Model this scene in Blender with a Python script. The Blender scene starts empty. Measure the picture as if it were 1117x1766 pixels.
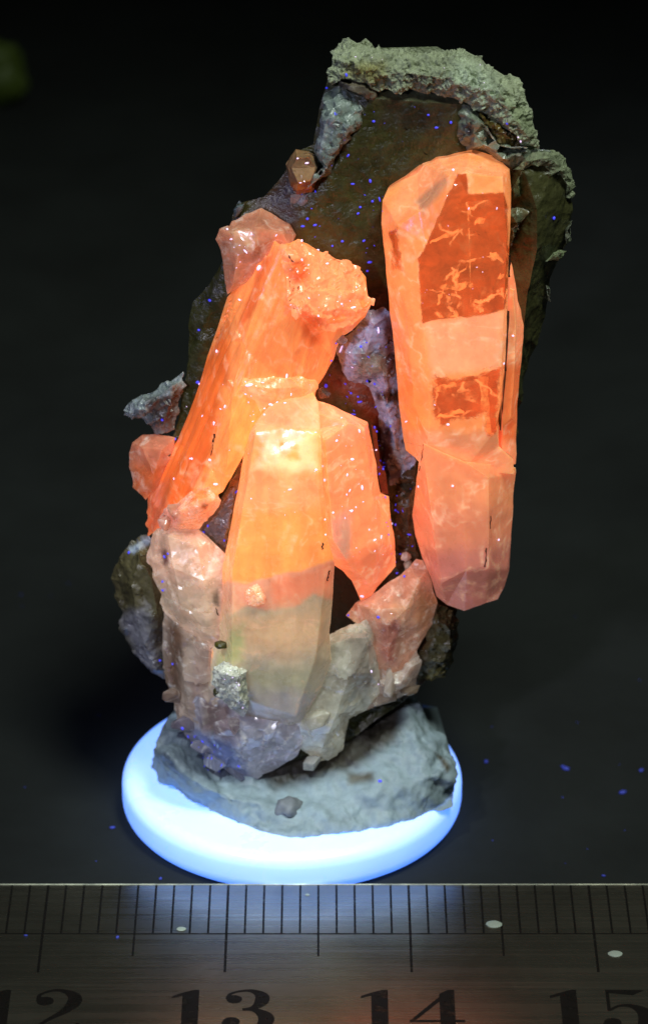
import bpy, bmesh, math, random
import numpy as np
from mathutils import Vector, noise, geometry
from mathutils.bvhtree import BVHTree

# ------------------------------------------------------------------ camera
MM = 0.001
PITCH = math.radians(27.0)
FPX, CX, CY = 6500.0, 558.5, 883.0          # focal length and centre in photo pixels
CAM = Vector((1.85, -187.3, 114.5))         # millimetres
FWD = Vector((0, math.cos(PITCH), -math.sin(PITCH)))
UP = Vector((0, math.sin(PITCH), math.cos(PITCH)))
scene = bpy.context.scene
col = scene.collection
cd = bpy.data.cameras.new('camera')
cd.sensor_fit = 'VERTICAL'; cd.sensor_height = 24.0; cd.sensor_width = 24.0
cd.lens = 24.0 * FPX / 1766.0
cd.clip_start = 0.01; cd.clip_end = 10.0
cd.dof.use_dof = True; cd.dof.focus_distance = 0.203; cd.dof.aperture_fstop = 42.0
cam = bpy.data.objects.new('camera', cd); col.objects.link(cam)
cam.location = CAM * MM; cam.rotation_euler = (math.radians(90) - PITCH, 0, 0)
scene.camera = cam

def W(px, py, d):
    """pixel -> point (mm) on the vertical plane Y = d"""
    r = FWD + Vector((1, 0, 0)) * ((px - CX) / FPX) - UP * ((py - CY) / FPX)
    return CAM + r * ((d - CAM.y) / r.y)
def Wz(px, py, z):
    """pixel -> point (mm) on the level plane Z = z"""
    r = FWD + Vector((1, 0, 0)) * ((px - CX) / FPX) - UP * ((py - CY) / FPX)
    return CAM + r * ((z - CAM.z) / r.z)
def on(px, py, z):
    """pixel that lies on a level surface -> (px, py, depth)"""
    return (px, py, Wz(px, py, z).y)

# ------------------------------------------------------------------ world, lamps, exposure
w = bpy.data.worlds.new('World'); scene.world = w; w.use_nodes = True
w.node_tree.nodes['Background'].inputs[0].default_value = (0.75, 0.9, 0.8, 1)
w.node_tree.nodes['Background'].inputs[1].default_value = 0.012
scene.view_settings.view_transform = 'Standard'; scene.view_settings.look = 'None'
scene.view_settings.exposure = 0.0; scene.view_settings.gamma = 1.0
scene.view_settings.use_curve_mapping = False

def aim(o, loc, tgt):
    o.location = Vector(loc) * MM
    o.rotation_euler = (Vector(tgt) - Vector(loc)).to_track_quat('-Z', 'Y').to_euler()
def lamp(name, kind, power, color, loc, tgt, size):
    l = bpy.data.lights.new(name, kind); l.energy = power; l.color = color
    if kind == 'AREA': l.size = size * MM
    else: l.shadow_soft_size = size * MM
    o = bpy.data.objects.new(name, l); col.objects.link(o); aim(o, loc, tgt); return l
HOT = W(478, 800, -6)
torch = lamp('torch_lamp', 'SPOT', 0.60, (0.84, 0.82, 1.0), (-62, -150, 100), HOT, 5)
torch.spot_size = math.radians(17); torch.spot_blend = 1.0
room = lamp('room_lamp', 'SPOT', 2.0, (0.90, 1.0, 0.90), (60, -90, 250), (6, -4, 15), 32)
room.spot_size = math.radians(46); room.spot_blend = 0.75
lamp('violet_lamp', 'SPOT', 0.06, (0.30, 0.32, 1.0), (-95, -75, 60), (-5, 0, 18), 4).spot_size = math.radians(40)
disc_fill = lamp('disc_fill_lamp', 'SPOT', 0.72, (0.82, 0.95, 1.0), (-52, -80, 140), (-3.0, -6, 2.5), 3)  # added unseen spot, there only to whiten the disc
disc_fill.spot_size = math.radians(11); disc_fill.spot_blend = 1.0

scene.cycles.max_bounces = 10; scene.cycles.transmission_bounces = 8; scene.cycles.diffuse_bounces = 3
scene.cycles.caustics_reflective = False; scene.cycles.caustics_refractive = False
scene.cycles.sample_clamp_indirect = 4.0
scene.cycles.use_denoising = True

# ------------------------------------------------------------------ helpers
def lin(c):
    return tuple(((x / 255) / 12.92 if x / 255 <= 0.04045 else ((x / 255 + 0.055) / 1.055) ** 2.4) for x in c)

def put(o, parent=None, label=None, cat=None, kind=None, group=None):
    col.objects.link(o)
    if parent is not None: o.parent = parent
    if label: o['label'] = label
    if cat: o['category'] = cat
    if kind: o['kind'] = kind
    if group: o['group'] = group
    return o

def material(name):
    m = bpy.data.materials.new(name); m.use_nodes = True
    nt = m.node_tree; b = nt.nodes['Principled BSDF']
    return m, nt, b
def N(nt, t, **kw):
    n = nt.nodes.new(t)
    for k, v in kw.items():
        if k in n.inputs: n.inputs[k].default_value = v
        else: setattr(n, k, v)
    return n
def noise_node(nt, scale, detail=4, rough=0.55, dist=0.0, vec=None):
    n = N(nt, 'ShaderNodeTexNoise'); n.inputs['Scale'].default_value = scale
    n.inputs['Detail'].default_value = detail; n.inputs['Roughness'].default_value = rough
    n.inputs['Distortion'].default_value = dist
    if vec is not None: nt.links.new(vec, n.inputs['Vector'])
    return n
def ramp(nt, fac, lo, hi, a=0.0, b=1.0):
    r = N(nt, 'ShaderNodeMapRange'); r.inputs['From Min'].default_value = lo; r.inputs['From Max'].default_value = hi
    r.inputs['To Min'].default_value = a; r.inputs['To Max'].default_value = b
    nt.links.new(fac, r.inputs['Value']); return r.outputs[0]

def mineral(name, rough=0.3, sss=0.0, radius=(1.2, 0.5, 0.2), glow=0.0, coat=0.0, var=0.25, scale=500, bump=0.15, bscale=1500,
            trans=0.0, stretch=None, spec=0.5, glow_var=0.3, veil=0.0, vscale=260, streak=0.0, clear=False, vcol=(1.0, 0.58, 0.34)):
    m, nt, b = material(name); L = nt.links.new
    tc = N(nt, 'ShaderNodeTexCoord'); vec = tc.outputs['Object']
    at = N(nt, 'ShaderNodeAttribute'); at.attribute_name = 'tint'
    n1 = noise_node(nt, scale, 6, 0.62, 0.6, vec)
    n2 = noise_node(nt, scale * 4.3, 4, 0.6, 0.2, vec)
    v1 = ramp(nt, n1.outputs[0], 0.25, 0.75, 1 - var, 1 + var)
    v2 = ramp(nt, n2.outputs[0], 0.3, 0.7, 1 - var * 0.6, 1 + var * 0.6)
    mu = N(nt, 'ShaderNodeMath', operation='MULTIPLY'); L(v1, mu.inputs[0]); L(v2, mu.inputs[1])
    sc = N(nt, 'ShaderNodeVectorMath', operation='SCALE'); L(at.outputs['Color'], sc.inputs[0]); L(mu.outputs[0], sc.inputs['Scale'])
    tone = sc.outputs[0]
    if streak:                                  # growth tubes: long thin pale streaks along the crystal
        mps = N(nt, 'ShaderNodeMapping', vector_type='TEXTURE'); L(vec, mps.inputs['Vector']); mps.inputs['Scale'].default_value = stretch[1] if stretch else (1.0, 1.0, 11.0)
        if stretch: mps.inputs['Rotation'].default_value = stretch[0]
        ns = noise_node(nt, 900, 4, 0.6, 0.3, mps.outputs[0])
        ms = N(nt, 'ShaderNodeVectorMath', operation='SCALE'); L(tone, ms.inputs[0]); L(ramp(nt, ns.outputs[0], 0.3, 0.7, 1 - streak, 1 + streak), ms.inputs['Scale']); tone = ms.outputs[0]
    if veil:                                    # healed cracks: thin pale wisps through the crystal
        nv = noise_node(nt, vscale, 3, 0.5, 1.6, vec)
        sb = N(nt, 'ShaderNodeMath', operation='SUBTRACT'); L(nv.outputs[0], sb.inputs[0]); sb.inputs[1].default_value = 0.5
        ab = N(nt, 'ShaderNodeMath', operation='ABSOLUTE'); L(sb.outputs[0], ab.inputs[0])
        mv = N(nt, 'ShaderNodeMath', operation='MULTIPLY'); L(ramp(nt, ab.outputs[0], 0.0, 0.035, veil, 0.0), mv.inputs[0]); L(ramp(nt, n2.outputs[0], 0.42, 0.62), mv.inputs[1])
        mc = N(nt, 'ShaderNodeMix', data_type='RGBA'); L(mv.outputs[0], mc.inputs[0]); L(tone, mc.inputs[6]); mc.inputs[7].default_value = (*vcol, 1); tone = mc.outputs[2]
    L(tone, b.inputs['Base Color'])
    b.inputs['Roughness'].default_value = rough
    b.inputs['Specular IOR Level'].default_value = spec
    b.inputs['IOR'].default_value = 1.55
    if sss:
        b.inputs['Subsurface Weight'].default_value = sss
        b.inputs['Subsurface Radius'].default_value = radius
        b.inputs['Subsurface Scale'].default_value = MM
    if trans: b.inputs['Transmission Weight'].default_value = trans
    if coat:
        b.inputs['Coat Weight'].default_value = coat; b.inputs['Coat Roughness'].default_value = 0.08
    if glow:
        n3 = noise_node(nt, scale * 0.6, 5, 0.6, 1.2, vec)
        g = ramp(nt, n3.outputs[0], 0.3, 0.7, 1 - glow_var, 1 + glow_var)
        g2 = N(nt, 'ShaderNodeMath', operation='MULTIPLY'); L(g, g2.inputs[0]); L(at.outputs['Alpha'], g2.inputs[1])
        g3 = N(nt, 'ShaderNodeMath', operation='MULTIPLY'); L(g2.outputs[0], g3.inputs[0]); g3.inputs[1].default_value = glow
        L(tone, b.inputs['Emission Color']); L(g3.outputs[0], b.inputs['Emission Strength'])
    if bump:
        v = vec
        if stretch:
            mp = N(nt, 'ShaderNodeMapping', vector_type='TEXTURE'); L(vec, mp.inputs['Vector'])
            mp.inputs['Rotation'].default_value = stretch[0]; mp.inputs['Scale'].default_value = stretch[1]; v = mp.outputs[0]
        nb = noise_node(nt, bscale, 5, 0.6, 0.0, v)
        bp = N(nt, 'ShaderNodeBump'); bp.inputs['Strength'].default_value = bump; bp.inputs['Distance'].default_value = 0.3 * MM
        L(nb.outputs[0], bp.inputs['Height']); L(bp.outputs[0], b.inputs['Normal'])
        rr = ramp(nt, nb.outputs[0], 0.3, 0.7, max(0.03, rough - 0.12), rough + 0.15)
        L(rr, b.inputs['Roughness'])
    if clear:                                   # clear zones of the same crystal, soft-edged
        g = N(nt, 'ShaderNodeBsdfPrincipled'); g.inputs['Base Color'].default_value = (0.52, 0.66, 0.30, 1)
        g.inputs['Transmission Weight'].default_value = 0.93; g.inputs['Roughness'].default_value = 0.05; g.inputs['IOR'].default_value = 1.5
        ca = N(nt, 'ShaderNodeAttribute'); ca.attribute_name = 'clear'
        nz = noise_node(nt, 900, 5, 0.65, 0.6, vec)
        ad = N(nt, 'ShaderNodeMath', operation='ADD'); L(ca.outputs['Fac'], ad.inputs[0]); L(ramp(nt, nz.outputs[0], 0.3, 0.7, -0.34, 0.34), ad.inputs[1])
        mxs = N(nt, 'ShaderNodeMixShader'); L(ramp(nt, ad.outputs[0], 0.35, 0.65), mxs.inputs[0]); L(b.outputs[0], mxs.inputs[1]); L(g.outputs[0], mxs.inputs[2])
        L(mxs.outputs[0], nt.nodes['Material Output'].inputs['Surface'])
    return m

def flat(name, c, rough=0.5, metal=0.0, emit=None, es=0.0, spec=0.5):
    m, nt, b = material(name)
    b.inputs['Base Color'].default_value = (*lin(c), 1); b.inputs['Roughness'].default_value = rough
    b.inputs['Metallic'].default_value = metal; b.inputs['Specular IOR Level'].default_value = spec
    if emit: b.inputs['Emission Color'].default_value = (*lin(emit), 1); b.inputs['Emission Strength'].default_value = es
    return m

M = {}
M['orange'] = mineral('fluorescent_orange_crystal', rough=0.26, sss=0.8, radius=(1.6, 0.7, 0.3), glow=0.58, coat=0.12, var=0.14, scale=300, bump=0.12, bscale=900, veil=0.55, vscale=240)
M['tall'] = mineral('clear_zoned_orange_crystal', rough=0.26, sss=0.8, radius=(1.6, 0.7, 0.3), glow=0.58, coat=0.12, var=0.16, scale=300, bump=0.12, bscale=900, veil=0.55, vscale=240, clear=True)
M['inner'] = mineral('crystal_rear', rough=0.4, sss=0.0, glow=0.16, var=0.4, scale=260, bump=0.3, bscale=500, veil=0.5, vscale=300)
M['striated'] = mineral('striated_orange_crystal', rough=0.26, sss=0.7, radius=(1.2, 0.5, 0.2), glow=0.50, coat=0.12, var=0.14, scale=300, bump=0.7, bscale=620,
                        stretch=((0, math.radians(22), 0), (0.5, 0.8, 9.0)), veil=0.4, vscale=200, streak=0.16)
M['front'] = mineral('zoned_crystal', rough=0.26, sss=0.8, radius=(1.5, 0.8, 0.4), glow=0.55, coat=0.12, var=0.12, scale=320, bump=0.12, bscale=900, veil=0.35, vscale=260, streak=0.14)
M['hackly'] = mineral('broken_orange_crystal', rough=0.14, sss=0.5, glow=0.55, coat=0.5, var=0.18, scale=600, bump=0.35, bscale=1600)
M['pale'] = mineral('pale_translucent_crystal', rough=0.22, sss=0.9, radius=(1.6, 1.2, 0.8), glow=0.26, coat=0.35, var=0.30, scale=420, bump=0.14, bscale=900, trans=0.2, veil=0.5, vscale=330, vcol=(0.85, 0.74, 0.62))
M['glassy'] = mineral('glassy_foot_crystal', rough=0.14, sss=0.6, radius=(1.6, 1.3, 1.0), glow=0.30, coat=0.4, var=0.34, scale=420, bump=0.14, bscale=900, trans=0.42, veil=0.6, vscale=380, vcol=(0.85, 0.80, 0.72))  # glow added to keep the foot light; these crystals don't fluoresce
M['amber'] = mineral('amber_crystal', rough=0.14, sss=0.3, coat=0.6, var=0.25, scale=700, bump=0.1, bscale=1200)
M['smoky'] = mineral('smoky_quartz', rough=0.30, coat=0.0, var=0.5, scale=520, bump=0.6, bscale=1500)
M['crust'] = mineral('granular_crust', rough=0.6, sss=0.3, radius=(0.6, 0.6, 0.5), var=0.34, scale=900, bump=0.9, bscale=3200)
M['quartz'] = mineral('grey_quartz', rough=0.22, sss=0.5, radius=(0.8, 0.8, 0.8), coat=0.15, var=0.36, scale=700, bump=0.5, bscale=2200)
M['putty'] = mineral('grey_putty', rough=0.6, sss=0.25, radius=(0.5, 0.5, 0.6), var=0.22, scale=420, bump=0.3, bscale=900)

m, nt, b = material('pale_fracture'); M['fracture'] = m                     # wispy healed crack, partly see-through
b.inputs['Base Color'].default_value = (*lin((255, 150, 100)), 1); b.inputs['Roughness'].default_value = 0.25
b.inputs['Emission Color'].default_value = (*lin((255, 136, 84)), 1); b.inputs['Emission Strength'].default_value = 1.5
_tc = N(nt, 'ShaderNodeTexCoord'); _n = noise_node(nt, 1300, 5, 0.65, 0.8, _tc.outputs['Object'])
nt.links.new(ramp(nt, _n.outputs[0], 0.40, 0.66, 0.0, 0.9), b.inputs['Alpha'])
m, nt, b = material('lacy_fracture'); M['lace'] = m
b.inputs['Base Color'].default_value = (*lin((255, 160, 110)), 1); b.inputs['Roughness'].default_value = 0.3
b.inputs['Emission Color'].default_value = (*lin((255, 138, 92)), 1); b.inputs['Emission Strength'].default_value = 1.5
_tc = N(nt, 'ShaderNodeTexCoord'); _d = noise_node(nt, 420, 4, 0.6, 0, _tc.outputs['Object'])
_dm = N(nt, 'ShaderNodeVectorMath', operation='SCALE'); nt.links.new(_d.outputs['Color'], _dm.inputs[0]); _dm.inputs['Scale'].default_value = 2.2 * MM
_da = N(nt, 'ShaderNodeVectorMath', operation='ADD'); nt.links.new(_tc.outputs['Object'], _da.inputs[0]); nt.links.new(_dm.outputs[0], _da.inputs[1])
_v = N(nt, 'ShaderNodeTexVoronoi', feature='DISTANCE_TO_EDGE'); _v.inputs['Scale'].default_value = 480; nt.links.new(_da.outputs[0], _v.inputs['Vector'])
_n = noise_node(nt, 520, 5, 0.6, 0.5, _tc.outputs['Object'])
_m1 = N(nt, 'ShaderNodeMath', operation='MULTIPLY'); nt.links.new(ramp(nt, _v.outputs['Distance'], 0.0, 0.045, 0.9, 0.0), _m1.inputs[0]); nt.links.new(ramp(nt, _n.outputs[0], 0.47, 0.58), _m1.inputs[1])
_m2 = N(nt, 'ShaderNodeMath', operation='ADD'); nt.links.new(_m1.outputs[0], _m2.inputs[0]); nt.links.new(ramp(nt, _n.outputs[0], 0.58, 0.80, 0.0, 0.22), _m2.inputs[1])
nt.links.new(_m2.outputs[0], b.inputs['Alpha'])
M['crack'] = flat('dark_crack', (70, 34, 16), 0.7)
M['blue_dust'] = flat('blue_fluorescing_dust', (90, 90, 220), 0.6, emit=(55, 60, 255), es=0.6)
M['glint_dots'] = flat('violet_white_glint', (235, 225, 255), 0.3, emit=(238, 205, 255), es=1.0)  # glowing grains painted in for lamp highlights on the crystals

# ------------------------------------------------------------------ mesh pieces
def seg_dist(P, poly):
    """signed distance (inside positive) of Nx2 points to a polygon"""
    P = np.asarray(P, float); V = np.asarray(poly, float); n = len(V)
    best = np.full(len(P), 1e9); ins = np.zeros(len(P), bool)
    for i in range(n):
        a, c = V[i], V[(i + 1) % n]; e = c - a
        t = np.clip(((P - a) @ e) / max(e @ e, 1e-9), 0, 1)
        best = np.minimum(best, np.linalg.norm(P - (a + t[:, None] * e), axis=1))
        cond = (a[1] > P[:, 1]) != (c[1] > P[:, 1])
        with np.errstate(divide='ignore', invalid='ignore'):
            xi = (c[0] - a[0]) * (P[:, 1] - a[1]) / (c[1] - a[1] if c[1] != a[1] else 1e-9) + a[0]
        ins ^= cond & (P[:, 0] < xi)
    return np.where(ins, best, -best)

def project(co):
    r = co - np.array(CAM)
    z = r @ np.array(FWD)
    return np.stack([CX + FPX * r[:, 0] / z, CY - FPX * (r @ np.array(UP)) / z], 1)

BASE = Vector((0, 0, 2.5))       # the specimen's own origin (mm): middle of the disc's top
ALL = []                         # (bvh, name) of the specimen's pieces for the dust

def jagged(outline, jag, step, rng):
    out = []; n = len(outline)
    for i in range(n):
        a, b = outline[i], outline[(i + 1) % n]
        L = math.hypot(b[0] - a[0], b[1] - a[1]); k = max(1, int(L / step))
        for j in range(k):
            t = j / k
            q = [a[m] + (b[m] - a[m]) * t for m in range(3)]
            s = jag * (0.4 if j == 0 else 1.0)
            q[0] += rng.uniform(-s, s); q[1] += rng.uniform(-s, s); q[2] += rng.uniform(-s, s) / 31.0 * 0.7
            out.append(tuple(q))
    return out

def piece(name, outline, ridges=(), back=3.0, inset=0.12, target=0.24, amp=0.03, freq=0.9, chip=0.0, chipf=1.2, mat='smoky', tint=(60, 50, 30),
          glow=1.0, zones=(), parent=None, label=None, jag=0.0, step=14, seed=0, warp=6.0, clear=(), rear=None, smooth=32, origin=BASE,
          dust=True, kind=None, d0=0.0, tilt=0.5, soften=0, groove=None):
    rng = random.Random(seed + hash(name) % 1 + len(outline) * 7)
    outline = [(p[0], p[1], (p[2] if len(p) > 2 else 0) + d0) for p in outline]
    if jag: outline = jagged(outline, jag, step, rng)
    pts, edges = list(outline), [(i, (i + 1) % len(outline)) for i in range(len(outline))]
    for r in ridges:
        s = len(pts)
        pts += [(p[0], p[1], p[2] + d0) for p in r]
        edges += [(s + i, s + i + 1) for i in range(len(r) - 1)]
    v2 = [Vector((p[0], -p[1])) for p in pts]
    vo, eo, fo, ov, oe, of = geometry.delaunay_2d_cdt(v2, edges, [], 1, 0.5)
    # depth of the output points
    P0 = np.array([(p[0], p[1]) for p in pts]); D0 = np.array([p[2] for p in pts])
    dep = []
    for i, q in enumerate(vo):
        if ov[i]: dep.append(D0[ov[i][0]])
        else:
            dd = np.hypot(P0[:, 0] - q.x, P0[:, 1] + q.y) + 1e-3; k = np.argsort(dd)[:3]
            dep.append(float((D0[k] / dd[k]).sum() / (1 / dd[k]).sum()))
    bm = bmesh.new()
    tag = bm.verts.layers.int.new('bk')
    fv = [bm.verts.new(W(q.x, -q.y, d)) for q, d in zip(vo, dep)]
    for f in fo:
        try: bm.faces.new([fv[i] for i in f])
        except ValueError: pass
    for v in list(bm.verts):
        if not v.link_faces: bm.verts.remove(v)
    bm.normal_update()
    cen = Vector((0, 0, 0))
    for v in bm.verts: cen += v.co
    cen /= len(bm.verts)
    be = [e for e in bm.edges if e.is_boundary]
    bmap = {}
    for e in be:
        for v in e.verts:
            if v not in bmap:
                q = v.co.copy(); q.z = max(min(q.z, 3.2), q.z - tilt * (back - q.y)); q.y = back
                q.x += (cen.x - q.x) * inset; q.z += (cen.z - q.z) * inset
                nv = bm.verts.new(q); nv[tag] = 1; bmap[v] = nv
    for e in be:
        a, c = e.verts
        try: bm.faces.new([a, c, bmap[c], bmap[a]])
        except ValueError: pass
    cv = bm.verts.new(Vector((cen.x, back + 0.05, cen.z))); cv[tag] = 1
    for e in be:
        a, c = e.verts
        try: bm.faces.new([bmap[a], bmap[c], cv])
        except ValueError: pass
    bmesh.ops.recalc_face_normals(bm, faces=bm.faces)
    # front must face the camera
    for it in range(8):
        bmesh.ops.triangulate(bm, faces=[f for f in bm.faces if len(f.verts) > 3])
        es = [e for e in bm.edges if e.calc_length() > target and not (e.verts[0][tag] and e.verts[1][tag])]
        if not es: break
        bmesh.ops.subdivide_edges(bm, edges=es, cuts=1)
    bmesh.ops.triangulate(bm, faces=[f for f in bm.faces if len(f.verts) > 3])
    if soften:
        sv = [v for v in bm.verts if not v[tag]]
        for _ in range(soften): bmesh.ops.smooth_vert(bm, verts=sv, factor=0.5, use_axis_x=True, use_axis_y=True, use_axis_z=True)
    bm.faces.ensure_lookup_table()
    if rear:
        for f in bm.faces:
            if any(v[tag] for v in f.verts) or f.normal.y > 0.3: f.material_index = 1
    bm.normal_update()
    off = Vector((seed * 3.1, seed * 1.7, seed * 2.3))
    mv = []
    for v in bm.verts:
        if v[tag]: continue
        p = v.co + off
        d = amp * (noise.fractal(p * freq, 0.9, 2.1, 4) )
        if chip:
            for f, g in ((chipf, 1.0), (chipf * 2.3, 0.45)):          # broken facets: one tilted plane per cell
                c0 = noise.voronoi(p * f)[1][0]; h = noise.cell_vector(c0 * 7.3) * 2 - Vector((1, 1, 1))
                d += 0.55 * chip * g * (h.dot(p * f - c0) * 1.5 + h.x * 0.35)
        if groove:                              # growth grooves parallel to the crystal's long axis
            ux, uy, per, ga, x0, x1 = groove
            q = v.co - CAM; zz = q.dot(FWD); x = CX + FPX * q.x / zz; y = CY - FPX * q.dot(UP) / zz
            u = x * ux + y * uy; t = min(max((x1 - u) / (x1 - x0), 0), 1)
            d += ga * t * (abs(noise.noise(Vector((u / per, 3.3, 1.7)))) * 2.2 + 0.8 * noise.noise(Vector((u / per * 2.7, 9.1, y / 900))) - 0.5)
        mv.append((v, v.normal * d))
    for v, q in mv: v.co += q
    me = bpy.data.meshes.new(name)
    for v in bm.verts: v.co = v.co
    bm.normal_update()
    co_mm = np.array([v.co[:] for v in bm.verts])
    if dust: ALL.append((BVHTree.FromBMesh(bm), name))
    for v in bm.verts: v.co = (v.co - origin) * MM
    bm.to_mesh(me); bm.free()
    me.materials.append(M[mat] if isinstance(mat, str) else mat)
    if rear: me.materials.append(M[rear])
    # tint attribute
    pp = project(co_mm)
    if warp:
        wx = np.array([noise.fractal(Vector(c) * 0.55 + off, 0.8, 2.0, 4) for c in co_mm])
        wy = np.array([noise.fractal(Vector(c) * 0.55 + off + Vector((31, 7, 5)), 0.8, 2.0, 4) for c in co_mm])
        pp = pp + np.stack([wx, wy], 1) * warp
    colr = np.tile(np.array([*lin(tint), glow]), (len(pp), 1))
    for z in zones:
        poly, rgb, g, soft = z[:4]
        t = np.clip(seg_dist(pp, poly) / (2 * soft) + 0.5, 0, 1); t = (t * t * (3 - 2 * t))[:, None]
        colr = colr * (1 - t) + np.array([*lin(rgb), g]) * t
    if mat in ('orange', 'tall', 'striated', 'front', 'hackly'): sat = np.clip(1.25 * (1 - colr[:, 2] / np.maximum(colr[:, 0], 1e-3)) - .25, 0, 1); colr[:, 1] *= 1 + .07 * sat; colr[:, 2] *= 1 + .30 * sat
    a = me.attributes.new('tint', 'FLOAT_COLOR', 'POINT')
    a.data.foreach_set('color', colr.astype(np.float32).ravel())
    if clear:
        pc = project(co_mm); cl = np.zeros(len(pc))
        for poly, soft in clear: cl = np.maximum(cl, np.clip(seg_dist(pc, poly) / (2 * soft) + 0.5, 0, 1))
        cl[np.array([b.y for b in map(Vector, co_mm)]) > -0.9] = 0
        ca = me.attributes.new('clear', 'FLOAT', 'POINT'); ca.data.foreach_set('value', cl.astype(np.float32))
    me.shade_smooth(); me.set_sharp_from_angle(angle=math.radians(smooth))
    o = bpy.data.objects.new(name, me)
    return put(o, parent, label, kind=kind)

def raw(name, verts, faces, mat, parent=None, origin=Vector((0, 0, 0)), smooth=False, **kw):
    me = bpy.data.meshes.new(name)
    me.from_pydata([tuple((Vector(v) - origin) * MM) for v in verts], [], faces)
    me.materials.append(M[mat] if isinstance(mat, str) else mat)
    if smooth: me.shade_smooth(); me.set_sharp_from_angle(angle=math.radians(smooth))
    me.validate(); me.update()
    return put(bpy.data.objects.new(name, me), parent, **kw)

# ------------------------------------------------------------------ the setting: table and dark mat
def table_mat(name, c1, c2, rough):
    m, nt, b = material(name); L = nt.links.new
    tc = N(nt, 'ShaderNodeTexCoord'); v = tc.outputs['Object']
    n1 = noise_node(nt, 90, 5, 0.6, 0.3, v); n2 = noise_node(nt, 1500, 3, 0.6, 0, v)
    mx = N(nt, 'ShaderNodeMix', data_type='RGBA'); L(ramp(nt, n1.outputs[0], 0.3, 0.7), mx.inputs['Factor'])
    mx.inputs[6].default_value = (*lin(c1), 1); mx.inputs[7].default_value = (*lin(c2), 1)
    L(mx.outputs[2], b.inputs['Base Color']); b.inputs['Roughness'].default_value = rough
    b.inputs['Specular IOR Level'].default_value = 0.25
    bp = N(nt, 'ShaderNodeBump'); bp.inputs['Strength'].default_value = 0.35; bp.inputs['Distance'].default_value = 0.1 * MM
    L(n2.outputs[0], bp.inputs['Height']); L(bp.outputs[0], b.inputs['Normal'])
    return m
M['mat'] = table_mat('dark_slate_mat', (20, 22, 21), (30, 33, 32), 0.85)
raw('table_top', [(-600, -400, 0), (600, -400, 0), (600, 900, 0), (-600, 900, 0)], [(0, 1, 2, 3)], 'mat', kind='structure', label='dark slate grey table top fading into darkness')
def slab(x0, x1, y0, y1, z0, z1, bev=0.0):
    bm = bmesh.new(); bmesh.ops.create_cube(bm, size=1)
    for v in bm.verts:
        v.co = Vector((x0 if v.co.x < 0 else x1, y0 if v.co.y < 0 else y1, z0 if v.co.z < 0 else z1))
    if bev: bmesh.ops.bevel(bm, geom=bm.edges[:], offset=bev, segments=2, affect='EDGES', profile=0.5)
    return bm
def bm_obj(name, bm, mat, parent=None, origin=Vector((0, 0, 0)), smooth=0, **kw):
    for v in bm.verts: v.co = (v.co - origin) * MM
    me = bpy.data.meshes.new(name); bm.to_mesh(me); bm.free(); me.materials.append(M[mat] if isinstance(mat, str) else mat)
    if smooth: me.shade_smooth(); me.set_sharp_from_angle(angle=math.radians(smooth))
    return put(bpy.data.objects.new(name, me), parent, **kw)

# ------------------------------------------------------------------ white disc
m, nt, b = material('fluorescent_white_plastic'); M['disc'] = m
b.inputs['Base Color'].default_value = (0.72, 0.84, 0.9, 1); b.inputs['Roughness'].default_value = 0.28
b.inputs['Emission Color'].default_value = (0.09, 0.26, 1.0, 1); b.inputs['Emission Strength'].default_value = 1.3
b.inputs['Subsurface Weight'].default_value = 0.4; b.inputs['Subsurface Radius'].default_value = (0.6, 0.9, 1.2); b.inputs['Subsurface Scale'].default_value = MM
_tc = N(nt, 'ShaderNodeTexCoord'); _n = noise_node(nt, 160, 6, 0.65, 0.4, _tc.outputs['Object'])
nt.links.new(ramp(nt, _n.outputs[0], 0.3, 0.7, 1.1, 1.5), b.inputs['Emission Strength']); nt.links.new(ramp(nt, _n.outputs[0], 0.3, 0.7, 0.2, 0.45), b.inputs['Roughness'])
DISC_R, DISC_T = 9.8, 2.5
prof = [(0, 0), (DISC_R - 0.9, 0)]
for k in range(7): a = -math.pi / 2 + k * math.pi / 12; prof.append((DISC_R - 0.9 + 0.9 * math.cos(a), 0.9 + 0.9 * math.sin(a)))
for k in range(9): a = k * math.pi / 16; prof.append((DISC_R - 0.8 + 0.8 * math.cos(a), DISC_T - 0.8 + 0.8 * math.sin(a)))
prof += [(DISC_R - 2.2, DISC_T - 0.03), (0, DISC_T - 0.03)]
SEG = 128; vs, fs = [], []
for r, z in prof:
    for s in range(SEG): t = 2 * math.pi * s / SEG; vs.append((r * math.cos(t), r * math.sin(t), z))
for i in range(len(prof) - 1):
    for s in range(SEG):
        a, c = i * SEG + s, i * SEG + (s + 1) % SEG; fs.append((a, c, c + SEG, a + SEG))
disc_o = raw('display_disc', vs, fs, 'disc', smooth=40, label='round white plastic disc glowing blue under ultraviolet light beneath the specimen', cat='disc')

# ------------------------------------------------------------------ steel ruler
m, nt, b = material('brushed_steel'); M['steel'] = m
tc = N(nt, 'ShaderNodeTexCoord'); mp = N(nt, 'ShaderNodeMapping'); nt.links.new(tc.outputs['Object'], mp.inputs['Vector'])
mp.inputs['Scale'].default_value = (60, 4000, 500)
n1 = noise_node(nt, 1.0, 5, 0.65, 0, mp.outputs[0]); n2 = noise_node(nt, 130, 6, 0.65, 0.5, tc.outputs['Object'])
mx = N(nt, 'ShaderNodeMix', data_type='RGBA'); nt.links.new(ramp(nt, n2.outputs[0], 0.3, 0.75), mx.inputs['Factor'])
mx.inputs[6].default_value = (*lin((122, 118, 106)), 1); mx.inputs[7].default_value = (*lin((158, 152, 136)), 1)
nt.links.new(mx.outputs[2], b.inputs['Base Color']); b.inputs['Metallic'].default_value = 0.92
nt.links.new(ramp(nt, n1.outputs[0], 0.3, 0.7, 0.20, 0.36), b.inputs['Roughness'])
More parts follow.
